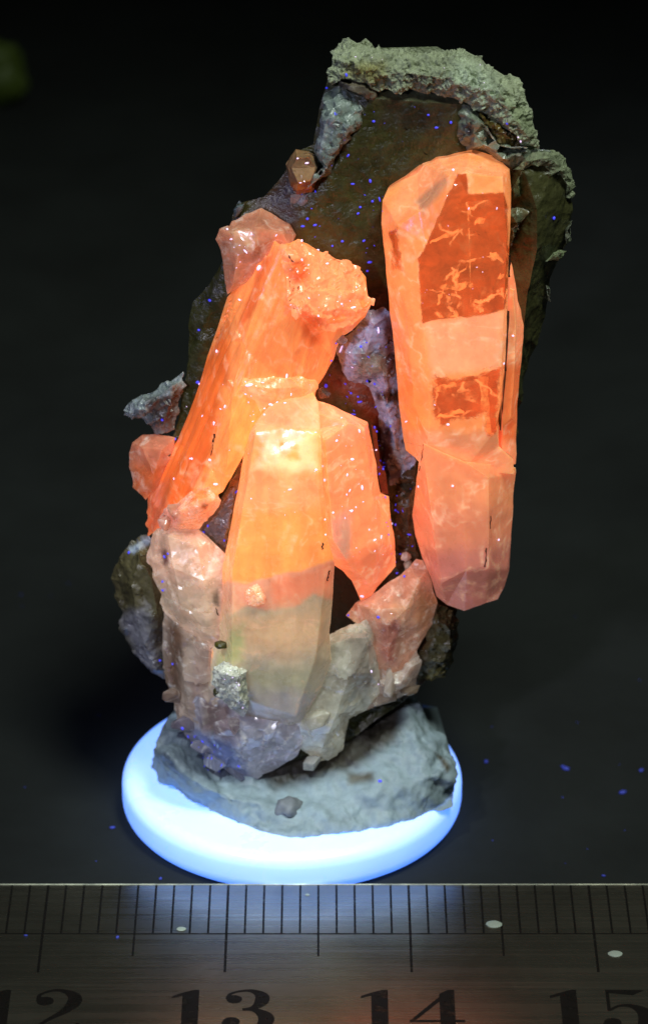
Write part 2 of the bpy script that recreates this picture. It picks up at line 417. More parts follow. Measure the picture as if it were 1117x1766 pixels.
bp = N(nt, 'ShaderNodeBump'); bp.inputs['Strength'].default_value = 0.25; bp.inputs['Distance'].default_value = 0.02 * MM
nt.links.new(n1.outputs[0], bp.inputs['Height']); nt.links.new(bp.outputs[0], b.inputs['Normal'])
M['ink'] = flat('black_etched_ink', (16, 14, 12), 0.55, spec=0.2)
_nt = M['ink'].node_tree; _tc = N(_nt, 'ShaderNodeTexCoord'); _n = noise_node(_nt, 1500, 5, 0.7, 0.3, _tc.outputs['Object'])
_nt.links.new(ramp(_nt, _n.outputs[0], 0.34, 0.50, 0.55, 1.0), _nt.nodes['Principled BSDF'].inputs['Alpha'])
RY, RT = -9.75, 0.8                                    # back edge of the ruler, thickness
X13 = W(394, 1522, RY).x
ruler = put(bpy.data.objects.new('steel_ruler', None), label='flat steel ruler with black millimetre marks lying in front of the disc', cat='ruler')
RO = Vector((X13, RY, 0.0)); ruler.location = RO * MM
bm = slab(X13 - 132, X13 + 170, RY - 25.4, RY, 0.02, RT, 0.07)
bm_obj('blade', bm, 'steel', ruler, RO, 50)
m, nt, b = material('painted_glint_edge'); M['edge'] = m  # pale matt strip paints lamp glints along the ruler's back edge
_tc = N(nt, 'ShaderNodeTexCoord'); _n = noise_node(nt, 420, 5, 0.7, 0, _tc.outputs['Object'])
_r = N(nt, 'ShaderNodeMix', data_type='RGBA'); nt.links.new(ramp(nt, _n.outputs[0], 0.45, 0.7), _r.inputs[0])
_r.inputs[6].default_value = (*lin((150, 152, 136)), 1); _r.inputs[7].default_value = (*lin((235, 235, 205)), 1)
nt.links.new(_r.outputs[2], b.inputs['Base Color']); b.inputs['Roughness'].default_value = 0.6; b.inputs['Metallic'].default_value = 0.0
bm_obj('glint_edge', slab(X13 - 131.9, X13 + 169.9, RY - 0.11, RY + 0.012, RT - 0.16, RT + 0.012, 0.03), 'edge', ruler, RO, 50)
def strip(x, y0, y1, wd, z=RT + 0.006, slant=0.0):
    h = wd / 2
    return [(x - h, y0, z), (x + h, y0, z), (x + h + slant, y1, z), (x - h + slant, y1, z)]
for mm in range(-22, 34):
    x = X13 + mm; Lg = 8.75 if mm % 10 == 0 else (7.2 if mm % 5 == 0 else 4.95)
    raw('tick_mark', strip(x, RY - Lg, RY - 0.12, 0.115 if mm % 10 else 0.14), [(0, 1, 2, 3)], 'ink', ruler, RO)
raw('base_line', [(X13 - 40, RY - 5.06, RT + 0.009), (X13 + 50, RY - 5.06, RT + 0.009), (X13 + 50, RY - 4.97, RT + 0.009), (X13 - 40, RY - 4.97, RT + 0.009)],
    [(0, 1, 2, 3)], 'ink', ruler, RO)
# numerals: strokes of varying width, unit height 1, drawn from real metal type proportions
def stroke(path, wd):
    """ribbon along a path with a width at each point"""
    n = len(path); vs, fs = [], []
    for i, (p, q) in enumerate(zip(path, wd)):
        a = Vector(path[max(i - 1, 0)]); c = Vector(path[min(i + 1, n - 1)]); t = (c - a).normalized(); nn = Vector((-t.y, t.x))
        vs += [Vector(p) + nn * q / 2, Vector(p) - nn * q / 2]
    for i in range(n - 1): fs.append((2 * i, 2 * i + 1, 2 * i + 3, 2 * i + 2))
    return vs, fs
def ball(x, y, r, k=14):
    return [Vector((x + r * math.cos(2 * math.pi * i / k), y + r * 0.92 * math.sin(2 * math.pi * i / k))) for i in range(k)], [tuple(range(k))]
def spline(pts, k=8):
    out = []
    P = [pts[0]] + list(pts) + [pts[-1]]
    for i in range(1, len(P) - 2):
        for j in range(k):
            t = j / k; o = []
            for d in range(len(P[0])):
                p0, p1, p2, p3 = (P[i + s][d] for s in (-1, 0, 1, 2))
                o.append(0.5 * (2 * p1 + (p2 - p0) * t + (2 * p0 - 5 * p1 + 4 * p2 - p3) * t * t + (3 * p1 - p0 - 3 * p2 + p3) * t ** 3))
            out.append(tuple(o))
    out.append(tuple(pts[-1])); return out
def curve(pts):
    s = spline(pts); return stroke([(p[0], p[1]) for p in s], [p[2] for p in s])
DIG = {
 '1': [([Vector(p) for p in [(-.11, 0.05), (.11, 0.05), (.11, 1.0), (.05, 1.0), (-.11, .93)]], [(0, 1, 2, 3, 4)]),
       ([Vector(p) for p in [(-.25, .80), (-.11, .86), (-.11, .93), (-.24, .855)]], [(0, 1, 2, 3)]),
       ([Vector(p) for p in [(-.24, 0), (.24, 0), (.24, .05), (-.24, .05)]], [(0, 1, 2, 3)])],
 '2': [curve([(-.24, .74, .10), (-.25, .87, .05), (-.10, .975, .05), (.06, .97, .08), (.20, .85, .17), (.21, .70, .19), (.10, .50, .12), (-.12, .28, .06), (-.28, .08, .05)]),
       ball(-.17, .73, .115),
       curve([(-.29, .04, .05), (-.10, .13, .10), (.08, .07, .17), (.22, .06, .12), (.29, .22, .04)])],
 '3': [curve([(-.24, .78, .10), (-.22, .90, .05), (-.05, .975, .05), (.08, .96, .09), (.19, .85, .18), (.18, .70, .18), (.08, .57, .09), (-.06, .535, .05)]),
       ball(-.17, .775, .105),
       curve([(-.06, .535, .05), (.10, .52, .09), (.24, .38, .20), (.24, .22, .20), (.12, .06, .10), (-.08, .025, .05), (-.26, .10, .05), (-.28, .24, .10)]),
       ball(-.20, .25, .115)],
 '4': [([Vector(p) for p in [(.04, 0.05), (.24, 0.05), (.24, 1.0), (.16, 1.0), (.04, .90)]], [(0, 1, 2, 3, 4)]),
       ([Vector(p) for p in [(-.36, .27), (-.29, .27), (.20, .94), (.16, 1.0)]], [(0, 1, 2, 3)]),
       ([Vector(p) for p in [(-.36, .24), (.36, .24), (.36, .29), (-.36, .29)]], [(0, 1, 2, 3)]),
       ([Vector(p) for p in [(-.06, 0), (.34, 0), (.34, .05), (-.06, .05)]], [(0, 1, 2, 3)])],
 '5': [([Vector(p) for p in [(-.25, .50), (-.205, .50), (-.205, 1.0), (-.25, 1.0)]], [(0, 1, 2, 3)]),
       ([Vector(p) for p in [(-.25, 1.0), (-.25, .93), (.10, .87), (.26, .98), (.22, .99)]], [(0, 1, 2, 3, 4)]),
       curve([(-.22, .52, .05), (-.08, .62, .05), (.08, .61, .09), (.23, .46, .20), (.23, .24, .20), (.11, .06, .10), (-.08, .025, .05), (-.26, .10, .05), (-.28, .22, .10)]),
       ball(-.20, .23, .115)],
}
def numeral(ch, x, ytop, h):
    vs, fs = [], []
    for k, (pv, pf) in enumerate(DIG[ch]):
        s = len(vs); vs += [(x + p.x * h * 1.02, ytop - h + p.y * h, RT + 0.007 + 0.002 * k) for p in pv]; fs += [tuple(i + s for i in f) for f in pf]
    raw('numeral', vs, fs, 'ink', ruler, RO)
for cm, txt in ((-1, '12'), (0, '13'), (1, '14'), (2, '15')):
    for ch, dx in zip(txt, (-1.75, 1.25)): numeral(ch, X13 + cm * 10 + dx, RY - 10.4, 3.95)

# ------------------------------------------------------------------ putty
pz = 2.46
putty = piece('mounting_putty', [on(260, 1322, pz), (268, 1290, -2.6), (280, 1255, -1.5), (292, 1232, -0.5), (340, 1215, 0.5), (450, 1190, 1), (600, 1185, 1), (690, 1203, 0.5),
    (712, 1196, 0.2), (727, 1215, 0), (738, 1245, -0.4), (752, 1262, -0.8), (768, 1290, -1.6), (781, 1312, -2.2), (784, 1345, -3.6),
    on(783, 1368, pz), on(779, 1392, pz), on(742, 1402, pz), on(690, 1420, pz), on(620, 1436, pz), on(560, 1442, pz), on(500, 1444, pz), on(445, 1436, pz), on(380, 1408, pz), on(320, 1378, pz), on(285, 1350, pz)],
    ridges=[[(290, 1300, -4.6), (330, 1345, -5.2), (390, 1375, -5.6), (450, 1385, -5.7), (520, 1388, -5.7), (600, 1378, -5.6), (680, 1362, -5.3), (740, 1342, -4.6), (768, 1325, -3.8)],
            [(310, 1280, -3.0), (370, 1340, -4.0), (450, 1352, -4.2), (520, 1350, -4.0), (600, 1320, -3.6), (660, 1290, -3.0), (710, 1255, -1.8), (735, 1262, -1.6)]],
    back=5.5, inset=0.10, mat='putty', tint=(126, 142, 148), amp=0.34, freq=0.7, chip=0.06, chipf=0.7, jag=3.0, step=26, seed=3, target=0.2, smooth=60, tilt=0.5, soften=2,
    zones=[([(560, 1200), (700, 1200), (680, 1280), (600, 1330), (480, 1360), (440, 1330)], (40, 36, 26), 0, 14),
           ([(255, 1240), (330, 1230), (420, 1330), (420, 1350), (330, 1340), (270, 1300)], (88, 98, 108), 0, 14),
           ([(600, 1335), (640, 1330), (640, 1345), (605, 1350)], (70, 64, 48), 0, 8),
           ([(752, 1302), (764, 1308), (776, 1330), (768, 1336)], (60, 54, 34), 0, 4)])
putty['label'] = 'lump of grey mounting putty pressed between the disc and the specimen'; putty['category'] = 'putty'
putty.location = BASE * MM
# pellets of putty stuck on its face
def blob(name, px, py, d, rx, ry, mat, tint, parent, seed=0, amp=0.25, label=None, squash=1.0, sub=3, origin=BASE, glow=1.0, facet=False):
    bm = bmesh.new(); bmesh.ops.create_icosphere(bm, subdivisions=sub, radius=1.0)
    c = W(px, py, d); off = Vector((seed * 5.3, seed, 2 * seed))
    for v in bm.verts:
        q = v.co.copy(); k = 1 + amp * noise.fractal(q * 1.6 + off, 0.9, 2, 3)
        v.co = c + Vector((q.x * rx * k, q.y * (rx + ry) / 2 * squash * k, q.z * ry * k))
    for v in bm.verts: v.co = (v.co - origin) * MM
    me = bpy.data.meshes.new(name); bm.to_mesh(me); n = len(bm.verts); bm.free(); me.materials.append(M[mat])
    a = me.attributes.new('tint', 'FLOAT_COLOR', 'POINT'); a.data.foreach_set('color', np.tile(np.array([*lin(tint), glow], np.float32), n))
    if not facet: me.shade_smooth()
    return put(bpy.data.objects.new(name, me), parent, label)
blob('putty_pellet', 497, 1394, -5.75, 0.8, 0.6, 'putty', (104, 108, 112), putty, 1, .3)

# ------------------------------------------------------------------ the mineral specimen
spec = put(bpy.data.objects.new('mineral_specimen', None), label='cluster of glowing orange crystals on dark smoky quartz standing in grey putty', cat='mineral')
spec.location = BASE * MM

# host: smoky quartz body behind everything
OL = (56, 57, 27)
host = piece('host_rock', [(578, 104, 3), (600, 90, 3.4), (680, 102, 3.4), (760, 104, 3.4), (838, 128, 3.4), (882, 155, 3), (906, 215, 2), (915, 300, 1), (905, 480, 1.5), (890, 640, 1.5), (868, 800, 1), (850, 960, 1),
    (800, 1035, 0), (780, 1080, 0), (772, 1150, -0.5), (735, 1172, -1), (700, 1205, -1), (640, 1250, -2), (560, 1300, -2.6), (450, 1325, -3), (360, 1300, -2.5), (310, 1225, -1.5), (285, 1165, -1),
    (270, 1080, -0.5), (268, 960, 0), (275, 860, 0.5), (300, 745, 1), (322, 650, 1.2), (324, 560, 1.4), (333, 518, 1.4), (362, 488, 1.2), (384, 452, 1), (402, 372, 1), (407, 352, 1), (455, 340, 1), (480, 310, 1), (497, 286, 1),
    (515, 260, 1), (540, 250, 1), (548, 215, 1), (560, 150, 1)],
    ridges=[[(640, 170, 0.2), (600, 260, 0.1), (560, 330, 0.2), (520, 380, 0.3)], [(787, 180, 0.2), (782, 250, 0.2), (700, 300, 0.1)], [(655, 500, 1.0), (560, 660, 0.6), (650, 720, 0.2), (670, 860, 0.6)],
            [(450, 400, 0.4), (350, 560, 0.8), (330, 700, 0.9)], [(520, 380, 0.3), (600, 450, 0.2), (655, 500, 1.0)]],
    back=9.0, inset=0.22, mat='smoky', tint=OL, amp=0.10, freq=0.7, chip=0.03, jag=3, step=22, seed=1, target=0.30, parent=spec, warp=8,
    label='dark olive smoky quartz body with rough sides',
    zones=[([(560, 120), (640, 140), (720, 150), (800, 165), (860, 205), (900, 250), (850, 240), (800, 190), (720, 172), (640, 170), (570, 165)], (104, 108, 82), 0, 14),
           ([(655, 165), (790, 180), (785, 225), (650, 220)], (50, 46, 30), 0, 16),
           ([(640, 500), (720, 480), (720, 620), (560, 690), (540, 660)], (66, 42, 28), 0, 18),
           ([(560, 650), (680, 640), (665, 860), (640, 730)], (96, 40, 24), 0, 10),  # red brown paints the orange crystals' reflection into the quartz
           ([(440, 340), (510, 280), (515, 400), (440, 400)], (58, 46, 38), 0, 14),
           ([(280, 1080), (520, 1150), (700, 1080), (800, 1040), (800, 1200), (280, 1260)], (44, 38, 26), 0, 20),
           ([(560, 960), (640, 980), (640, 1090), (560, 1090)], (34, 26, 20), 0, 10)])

# --- crusts on the host
def crust(name, outline, tint, seed, front=-0.5, back=1.8, mat='crust', amp=0.14, freq=1.6, chip=0.16, chipf=1.6, jag=4, step=12, zones=(), ridges=(), label=None, target=0.19, parent=host, **kw):
    o = [(p[0], p[1], p[2] if len(p) > 2 else 0.4) for p in outline]
    if not ridges:
        c = (sum(p[0] for p in o) / len(o), sum(p[1] for p in o) / len(o))
        ridges = [[(c[0] + (p[0] - c[0]) * 0.55, c[1] + (p[1] - c[1]) * 0.55, front) for p in o] ]
    return piece(name, o, ridges=ridges, back=back, mat=mat, tint=tint, amp=amp, freq=freq, chip=chip, chipf=chipf, jag=jag, step=step, seed=seed, target=target, parent=parent, zones=zones, label=label, **kw)

crust('pale_crust', [(572, 100, .6), (577, 84, 1.4), (588, 72, 2), (600, 66, 2.2), (616, 73, 2.2), (641, 73, 2.2), (645, 86, 2), (662, 89, 2.2), (682, 84, 2.4), (698, 83, 2.4), (720, 94, 2.4), (752, 89, 2.4), (785, 86, 2.6), (802, 87, 2.6), (828, 98, 2.4),
    (850, 118, 2.2), (868, 128, 2), (894, 135, 1.6), (901, 155, 1.2), (909, 180, .8), (916, 208, .5), (924, 232, .3), (929, 256, .3), (900, 250, -.2), (893, 235, -.3), (880, 225, -.4), (865, 220, 0), (850, 211, 0.1), (830, 194, 0.1), (806, 178, 0.15), (789, 170, .15), (773, 167, .2), (744, 158, .2), (733, 162, .2),
    (704, 151, 0), (691, 158, 0), (664, 151, 0), (654, 159, 0), (638, 152, 0), (632, 142, 0), (588, 136, 0), (570, 148, .2), (568, 125, .4)],
    (150, 158, 128), 11, ridges=[[(585, 105, .1), (640, 118, -.1), (700, 126, -.2), (770, 135, -.25), (830, 155, -.3), (875, 190, -.4), (905, 230, -.3)], [(600, 85, .7), (680, 100, .5), (770, 104, .5), (840, 128, .3), (888, 165, .1)]],
    back=6.5, inset=0.1, label='pale grey green granular crust capping the quartz', amp=0.20, freq=2.0, chip=0.22, chipf=2.4, target=0.13,
    zones=[([(600, 110), (660, 105), (660, 150), (590, 132)], (138, 134, 82), 0, 14), ([(790, 100), (850, 130), (880, 200), (820, 190), (760, 150)], (170, 182, 156), 0, 20), ([(860, 160), (915, 200), (925, 250), (895, 230)], (128, 138, 104), 0, 10)])
crust('grey_crust', [(560, 160), (580, 152), (610, 160), (634, 175), (638, 192), (624, 218), (606, 238), (592, 258), (578, 280), (566, 305), (555, 325), (536, 340), (522, 354), (505, 372), (499, 350), (503, 338), (530, 332), (545, 312), (553, 288), (541, 262), (548, 232), (556, 195)],
    (122, 134, 126), 12, front=-0.7, label='grey crust running down the edge of the quartz', back=2.2, mat='quartz', chip=0.2, chipf=1.3,
    zones=[([(500, 330), (545, 325), (540, 345), (505, 372)], (136, 142, 144), 0, 6), ([(555, 205), (575, 205), (570, 240), (545, 270)], (150, 160, 160), 0, 8)])
crust('grey_crust', [(788, 176), (806, 182), (822, 198), (838, 220), (850, 240), (866, 254), (890, 260), (930, 257), (952, 262), (930, 278), (905, 284), (886, 296), (872, 292), (850, 270), (818, 256), (786, 262), (784, 215)],
    (118, 128, 110), 13, front=-0.5, chip=0.12, chipf=1.1, mat='quartz', label='smooth grey green crust above the tall crystal',
    zones=[([(795, 212), (812, 216), (815, 234), (804, 236)], (44, 46, 42), 0, 5)])
crust('dark_crust', [(806, 178), (830, 196), (852, 214), (880, 226), (896, 240), (898, 254), (868, 254), (852, 240), (838, 218), (822, 198)], (92, 78, 34), 14, front=-0.2, chip=0.3, chipf=2.2, mat='smoky', label='yellow brown patch with tiny sparkling crystals')
crust('brown_band', [(584, 138), (630, 144), (642, 156), (652, 162), (642, 190), (634, 172), (608, 156), (585, 150)], (92, 84, 70), 15, front=-0.1, chip=0.1, mat='smoky')

# rounded olive lobe beside the tall crystal
lobe = crust('quartz_lobe', [(878, 300, .4), (886, 286, .3), (915, 270, .6), (945, 264, 1), (968, 278, 1.2), (983, 300, 1.6), (987, 322, 1.8), (984, 372, 1.8), (977, 420, 1.8), (955, 462, 1.6), (947, 480, 1.5), (946, 512, 1.6), (934, 560, 1.6), (918, 605, 1.4), (904, 650, 1.2), (893, 705, 1), (884, 800, 1), (868, 800, .8), (868, 600, .4), (872, 440, .2)],
    (66, 66, 38), 16, ridges=[[(905, 300, -.6), (925, 360, -.9), (925, 430, -.8), (910, 500, -.6), (900, 580, -.4), (888, 680, -.2)], [(950, 300, .1), (962, 370, .3), (945, 440, .4)]], back=6.5, inset=.15, mat='smoky', chip=0.06, chipf=0.8, amp=0.12, freq=0.8, jag=2.5, target=0.25,
    label='dark olive rounded quartz lobe beside the tall crystal', parent=spec)
crust('pale_rim', [(884, 292, -.1), (905, 272, -.1), (930, 260, .3), (952, 259, .8), (972, 273, 1.2), (986, 298, 1.5), (990, 320, 1.7), (984, 336, 1.5), (975, 340, 1.2), (979, 318, .9), (968, 302, .6), (950, 300, .2), (938, 286, -.1), (915, 286, -.4), (900, 292, -.5)], (118, 126, 96), 17, ridges=[[(910, 278, -.6), (945, 272, -.2), (968, 290, .4), (981, 318, 1.0)]], back=3, parent=lobe, chip=0.16)
crust('pale_patch', [(879, 330), (892, 300, -.1), (900, 290, -.2), (893, 320, -.5), (896, 338, -.5), (884, 345, -.3)], (92, 96, 66), 18, front=-.6, back=1, parent=lobe, mat='quartz', chip=.05)
crust('pale_patch', [(876, 362, -.1), (890, 358, -.6), (912, 366, -1), (896, 384, -.9), (888, 410, -.6), (881, 428, -.3), (877, 400, -.2)], (104, 112, 88), 19, front=-.9, back=1, parent=lobe, mat='quartz', chip=.08)
crust('pale_patch', [(952, 438, .3), (966, 430, .7), (976, 434, 1), (962, 446, .6), (940, 452, .1)], (112, 124, 88), 20, front=.0, back=2, parent=lobe, chip=.08)
crust('pale_patch', [(976, 395, .9), (985, 380, 1.4), (984, 412, 1.3), (975, 420, .9)], (92, 98, 78), 21, front=.7, back=2, parent=lobe, chip=.08)
crust('pale_patch', [(941, 492, .6), (949, 494, 1.2), (949, 520, 1.2), (942, 510, .7)], (96, 102, 84), 22, front=.5, back=2, parent=lobe, chip=.05)

# grey quartz showing between the crystals
crust('grey_quartz', [(632, 534, 0), (662, 528, 0), (676, 545, 0), (684, 640, 0), (690, 690, 0), (700, 760, 0), (718, 796, -.2), (700, 812, -.2), (684, 838, 0), (672, 835, .2), (664, 800, .2), (658, 760, .2), (648, 700, .2), (636, 668, .2), (600, 655, .2), (588, 640, .2), (580, 600, .2), (592, 582, .2), (612, 570, .2)],
    (150, 168, 204), 30, ridges=[[(645, 560, -.9), (630, 610, -1.0), (660, 640, -1.0), (668, 700, -.9), (682, 770, -1.0)], [(600, 610, -.7), (620, 650, -.6)]], back=2, mat='quartz', chip=0.2, chipf=1.2, amp=.12, label='lilac grey quartz crust between the orange crystals',
    zones=[([(620, 605), (680, 600), (680, 650), (610, 650)], (120, 120, 112), 0, 12), ([(645, 675), (690, 668), (690, 692), (648, 692)], (52, 42, 46), 0, 5), ([(660, 540), (680, 540), (684, 640), (670, 640)], (84, 62, 70), 0, 6), ([(664, 760), (712, 770), (700, 815), (670, 835)], (142, 150, 158), 0, 12)])
crust('grey_quartz', [(412, 800, -2.2), (418, 800, -2.2), (410, 880, -2.4), (396, 930, -2.4), (386, 962, -2.4), (372, 940, -2.6), (345, 912, -2.6), (362, 890, -2.6), (382, 866, -2.6), (392, 840, -2.4)],
    (112, 106, 110), 31, front=-3.2, back=0, mat='quartz', chip=0.15, label='grey quartz filling a gap beside the front crystal')
crust('dark_channel', [(700, 810, -.2), (718, 800, -.4), (712, 860, -.4), (712, 920, -.4), (718, 965, -.6), (690, 990, -.8), (660, 1025, -1.2), (645, 1028, -1.2), (676, 985, -1), (684, 950, -.6), (678, 870, 0), (684, 835, 0)], (54, 50, 34), 32, front=-.9, back=1.5, mat='smoky', chip=.1)
blob('white_grain', 699, 960, -1.1, .28, .26, 'crust', (200, 200, 190), host, 1)
blob('white_grain', 703, 975, -1.1, .24, .34, 'crust', (170, 170, 155), host, 2)

# ------------------------------------------------------------------ orange crystals
OR, ORL, ORD = (250, 142, 74), (252, 162, 102), (232, 104, 40)
# tall crystal with clear windows
WIN1 = [(790, 301), (803, 300), (806, 336), (867, 333), (876, 360), (877, 450), (872, 533), (815, 546), (760, 549), (729, 556), (722, 470), (721, 448), (733, 420), (750, 388), (770, 340)]
WIN2 = [(748, 655), (775, 648), (800, 655), (830, 642), (866, 634), (860, 700), (856, 742), (842, 752), (836, 715), (800, 722), (760, 735), (747, 700)]
WIN3 = [(671, 400), (684, 394), (688, 430), (692, 466), (680, 462)]
tall = piece('orange_crystal', [(657, 388, -1.2), (659, 345, -.6), (668, 325, 0), (690, 298, .5), (720, 278, .8), (736, 273, .9), (750, 264, 1), (770, 262, 1), (790, 257, 1), (815, 253, 1), (834, 261, .8), (860, 275, .4), (878, 292, -.4), (881, 330, -1.6), (879, 400, -2.4), (877, 450, -2.8),
    (874, 533, -3.0), (871, 600, -3.0), (866, 660, -3.0), (860, 720, -3.0), (858, 770, -3.0), (884, 792, -2.6), (886, 818, -2.6), (800, 812, -3.4), (726, 800, -3), (716, 790, -1.6), (699, 776, -1.2), (694, 752, -1.2), (688, 700, -1.2), (680, 600, -1.2), (672, 540, -1.2), (664, 450, -1.2)],
    ridges=[[(686, 390, -2.9), (722, 365, -3.1), (776, 302, -3.3), (790, 300, -3.5), (803, 299, -3.6), (866, 305, -3.3), (878, 292, -.4)],
            [(790, 301.5, -3.5), (770, 340, -3.75), (750, 388, -3.8), (733, 420, -3.8), (721, 448, -3.75), (722, 470, -3.8), (729, 556, -3.85), (736, 640, -3.9), (741, 700, -3.9), (738, 760, -3.9)],
            [(806, 336, -3.95), (867, 333, -3.7), (873, 400, -3.7), (872, 450, -3.75), (868, 533, -3.8), (864, 640, -3.8), (855, 740, -3.8)],
            [(657, 388, -1.2), (686, 390, -2.9), (694, 470, -3.1), (703, 560, -3.1), (714, 700, -3.1)],
            [(803, 300, -3.65), (806, 336, -3.95)]],
    back=-0.1, inset=0.06, mat='tall', rear='inner', tint=OR, amp=0.035, freq=0.7, seed=2, target=0.13, parent=spec, clear=[(WIN1, 5), (WIN2, 13), (WIN3, 9)], warp=5, jag=0.8, step=30,
    label='tall orange crystal with a deep amber clear window on its face',
    zones=[([(655, 390), (700, 290), (760, 262), (880, 290), (866, 305), (790, 300), (720, 366)], (250, 148, 88), 1.0, 8),
           ([(715, 345), (770, 305), (775, 315), (728, 372)], (214, 142, 96), 0.6, 6),
           ([(728, 556), (872, 536), (866, 632), (745, 650)], (250, 156, 100), 1.05, 9),
           ([(690, 640), (740, 640), (735, 760), (695, 750)], (250, 140, 66), 1.0, 12),
           ([(700, 745), (890, 745), (890, 830), (720, 830)], (238, 146, 90), 0.9, 14)])
# fractures hanging inside the window
def ribbon(name, path, wd, parent, mat='fracture', tilt=0.6, origin=BASE, seed=0, label=None):
    """thin irregular sheet following pixels (x, y, depth)"""
    rng = random.Random(seed); vs, fs = [], []
    P = [W(*p) for p in path]
    for i, p in enumerate(P):
        q = wd * (0.35 + 0.65 * math.sin(math.pi * (i + 0.5) / len(P))) * rng.uniform(0.6, 1.3)
        vs += [p + Vector((0, -tilt * q / 2, q / 2)), p + Vector((0, tilt * q / 2, -q / 2)), p + Vector((0, tilt * q / 2 + 0.05, -q / 2)), p + Vector((0, -tilt * q / 2 + 0.05, q / 2))]
    for i in range(len(P) - 1):
        a = 4 * i
        for k in range(4): fs.append((a + k, a + (k + 1) % 4, a + 4 + (k + 1) % 4, a + 4 + k))
    fs += [(3, 2, 1, 0), tuple(4 * (len(P) - 1) + k for k in range(4))]
    return raw(name, vs, fs, mat, parent, origin, smooth=30)
rg = random.Random(5)
def wavy(a, b, d, k=7, amp=5):
    return [(a[0] + (b[0] - a[0]) * t / k + rg.uniform(-amp, amp), a[1] + (b[1] - a[1]) * t / k + rg.uniform(-amp, amp), d + rg.uniform(-.15, .15)) for t in range(k + 1)]
for a, b2, wd, d in [((752, 520), (772, 482), .35, -3.1), ((770, 485), (812, 448), .2, -3.0), ((760, 491), (812, 491), .5, -3.2), ((738, 414), (792, 396), .26, -3.1), ((818, 380), (834, 374), .4, -3.2),
                     ((845, 432), (868, 448), .4, -2.9), ((850, 488), (866, 470), .6, -2.9), ((752, 668), (785, 660), .6, -3.2), ((750, 716), (800, 706), .4, -3.0)]:
    ribbon('inner_fracture', wavy(a, b2, d, amp=3), wd, tall, seed=int(a[0]))
def veil_sheet(poly, d0, slx, sly, parent):
    """thin irregular healed crack hanging inside the crystal: pixel polygon, depth and slope"""
    cx = sum(p[0] for p in poly) / len(poly); cy = sum(p[1] for p in poly) / len(poly)
    dd = lambda x, y: d0 + (x - cx) * slx + (y - cy) * sly
    vs = [W(cx, cy, d0)] + [W(x, y, dd(x, y)) for x, y in poly] + [W(cx, cy, d0 + .03)] + [W(x, y, dd(x, y) + .03) for x, y in poly]; n = len(poly)
    fs = [(0, 1 + i, 1 + (i + 1) % n) for i in range(n)] + [(n + 1, n + 2 + (i + 1) % n, n + 2 + i) for i in range(n)] + [(1 + i, n + 2 + i, n + 2 + (i + 1) % n, 1 + (i + 1) % n) for i in range(n)]
    raw('inner_veil', vs, fs, 'lace', parent, BASE)
veil_sheet([(728, 440), (760, 370), (800, 345), (864, 340), (868, 420), (866, 520), (800, 538), (734, 545)], -2.9, .004, .004, tall)
veil_sheet([(740, 470), (800, 440), (866, 430), (868, 525), (800, 540), (736, 545)], -2.2, -.006, -.008, tall)
veil_sheet([(745, 650), (800, 655), (862, 640), (856, 740), (800, 740), (750, 735)], -2.9, .005, .006, tall)
for x0, y0, x1, y1 in ((806, 340, 811, 525), (832, 646, 838, 745)):
    vs = []
    for t in range(7):
        p = W(x0 + (x1 - x0) * t / 6, y0 + (y1 - y0) * t / 6, -2.9); hw = (0.04 if x0 < 820 else 0.25) * rg.uniform(.7, 1.3)
        vs += [p + Vector((-hw, 0, 0)), p + Vector((hw, 0.1, 0))]
    raw('inner_fracture', vs, [(2 * i, 2 * i + 1, 2 * i + 3, 2 * i + 2) for i in range(6)], 'fracture', tall, BASE)

side = piece('orange_crystal', [(880, 452, -1.6), (887, 480, -1.3), (893, 520, -1.2), (902, 562, -1), (899, 620, -1), (891, 700, -1), (889, 800, -1), (866, 805, -2.4), (866, 720, -2.4), (871, 660, -2.4), (876, 600, -2.4), (878, 533, -2.2), (879, 480, -2)],
    ridges=[[(884, 500, -2.3), (889, 560, -2.5), (886, 640, -2.5), (880, 720, -2.5)]], back=1.2, mat='orange', tint=(244, 146, 90), seed=4, amp=.05, parent=spec, jag=1.2, target=.2, label='narrow orange crystal grown against the tall one',
    zones=[([(860, 630), (905, 630), (890, 760), (860, 760)], (236, 116, 58), .9, 10)])
for (x0, y0), (x1, y1), wd in (((875.5, 536), (871, 640), 4.5), ((871, 640), (862, 742), 2.5), ((878, 440), (876, 478), 6)):
    vs = []; n = 9
    for t in range(n):
        x = x0 + (x1 - x0) * t / (n - 1); y = y0 + (y1 - y0) * t / (n - 1); h = wd / 2 * rg.uniform(.4, 1.2)
        vs += [W(x - h, y, -2.95), W(x + h, y, -2.6), W(x + h, y, -2), W(x - h, y, -2)]
    fs = []
    for t in range(n - 1):
        for k in range(4): fs.append((4 * t + k, 4 * t + (k + 1) % 4, 4 * t + 4 + (k + 1) % 4, 4 * t + 4 + k))
    raw('dark_seam', vs, fs, 'crack', side, BASE)
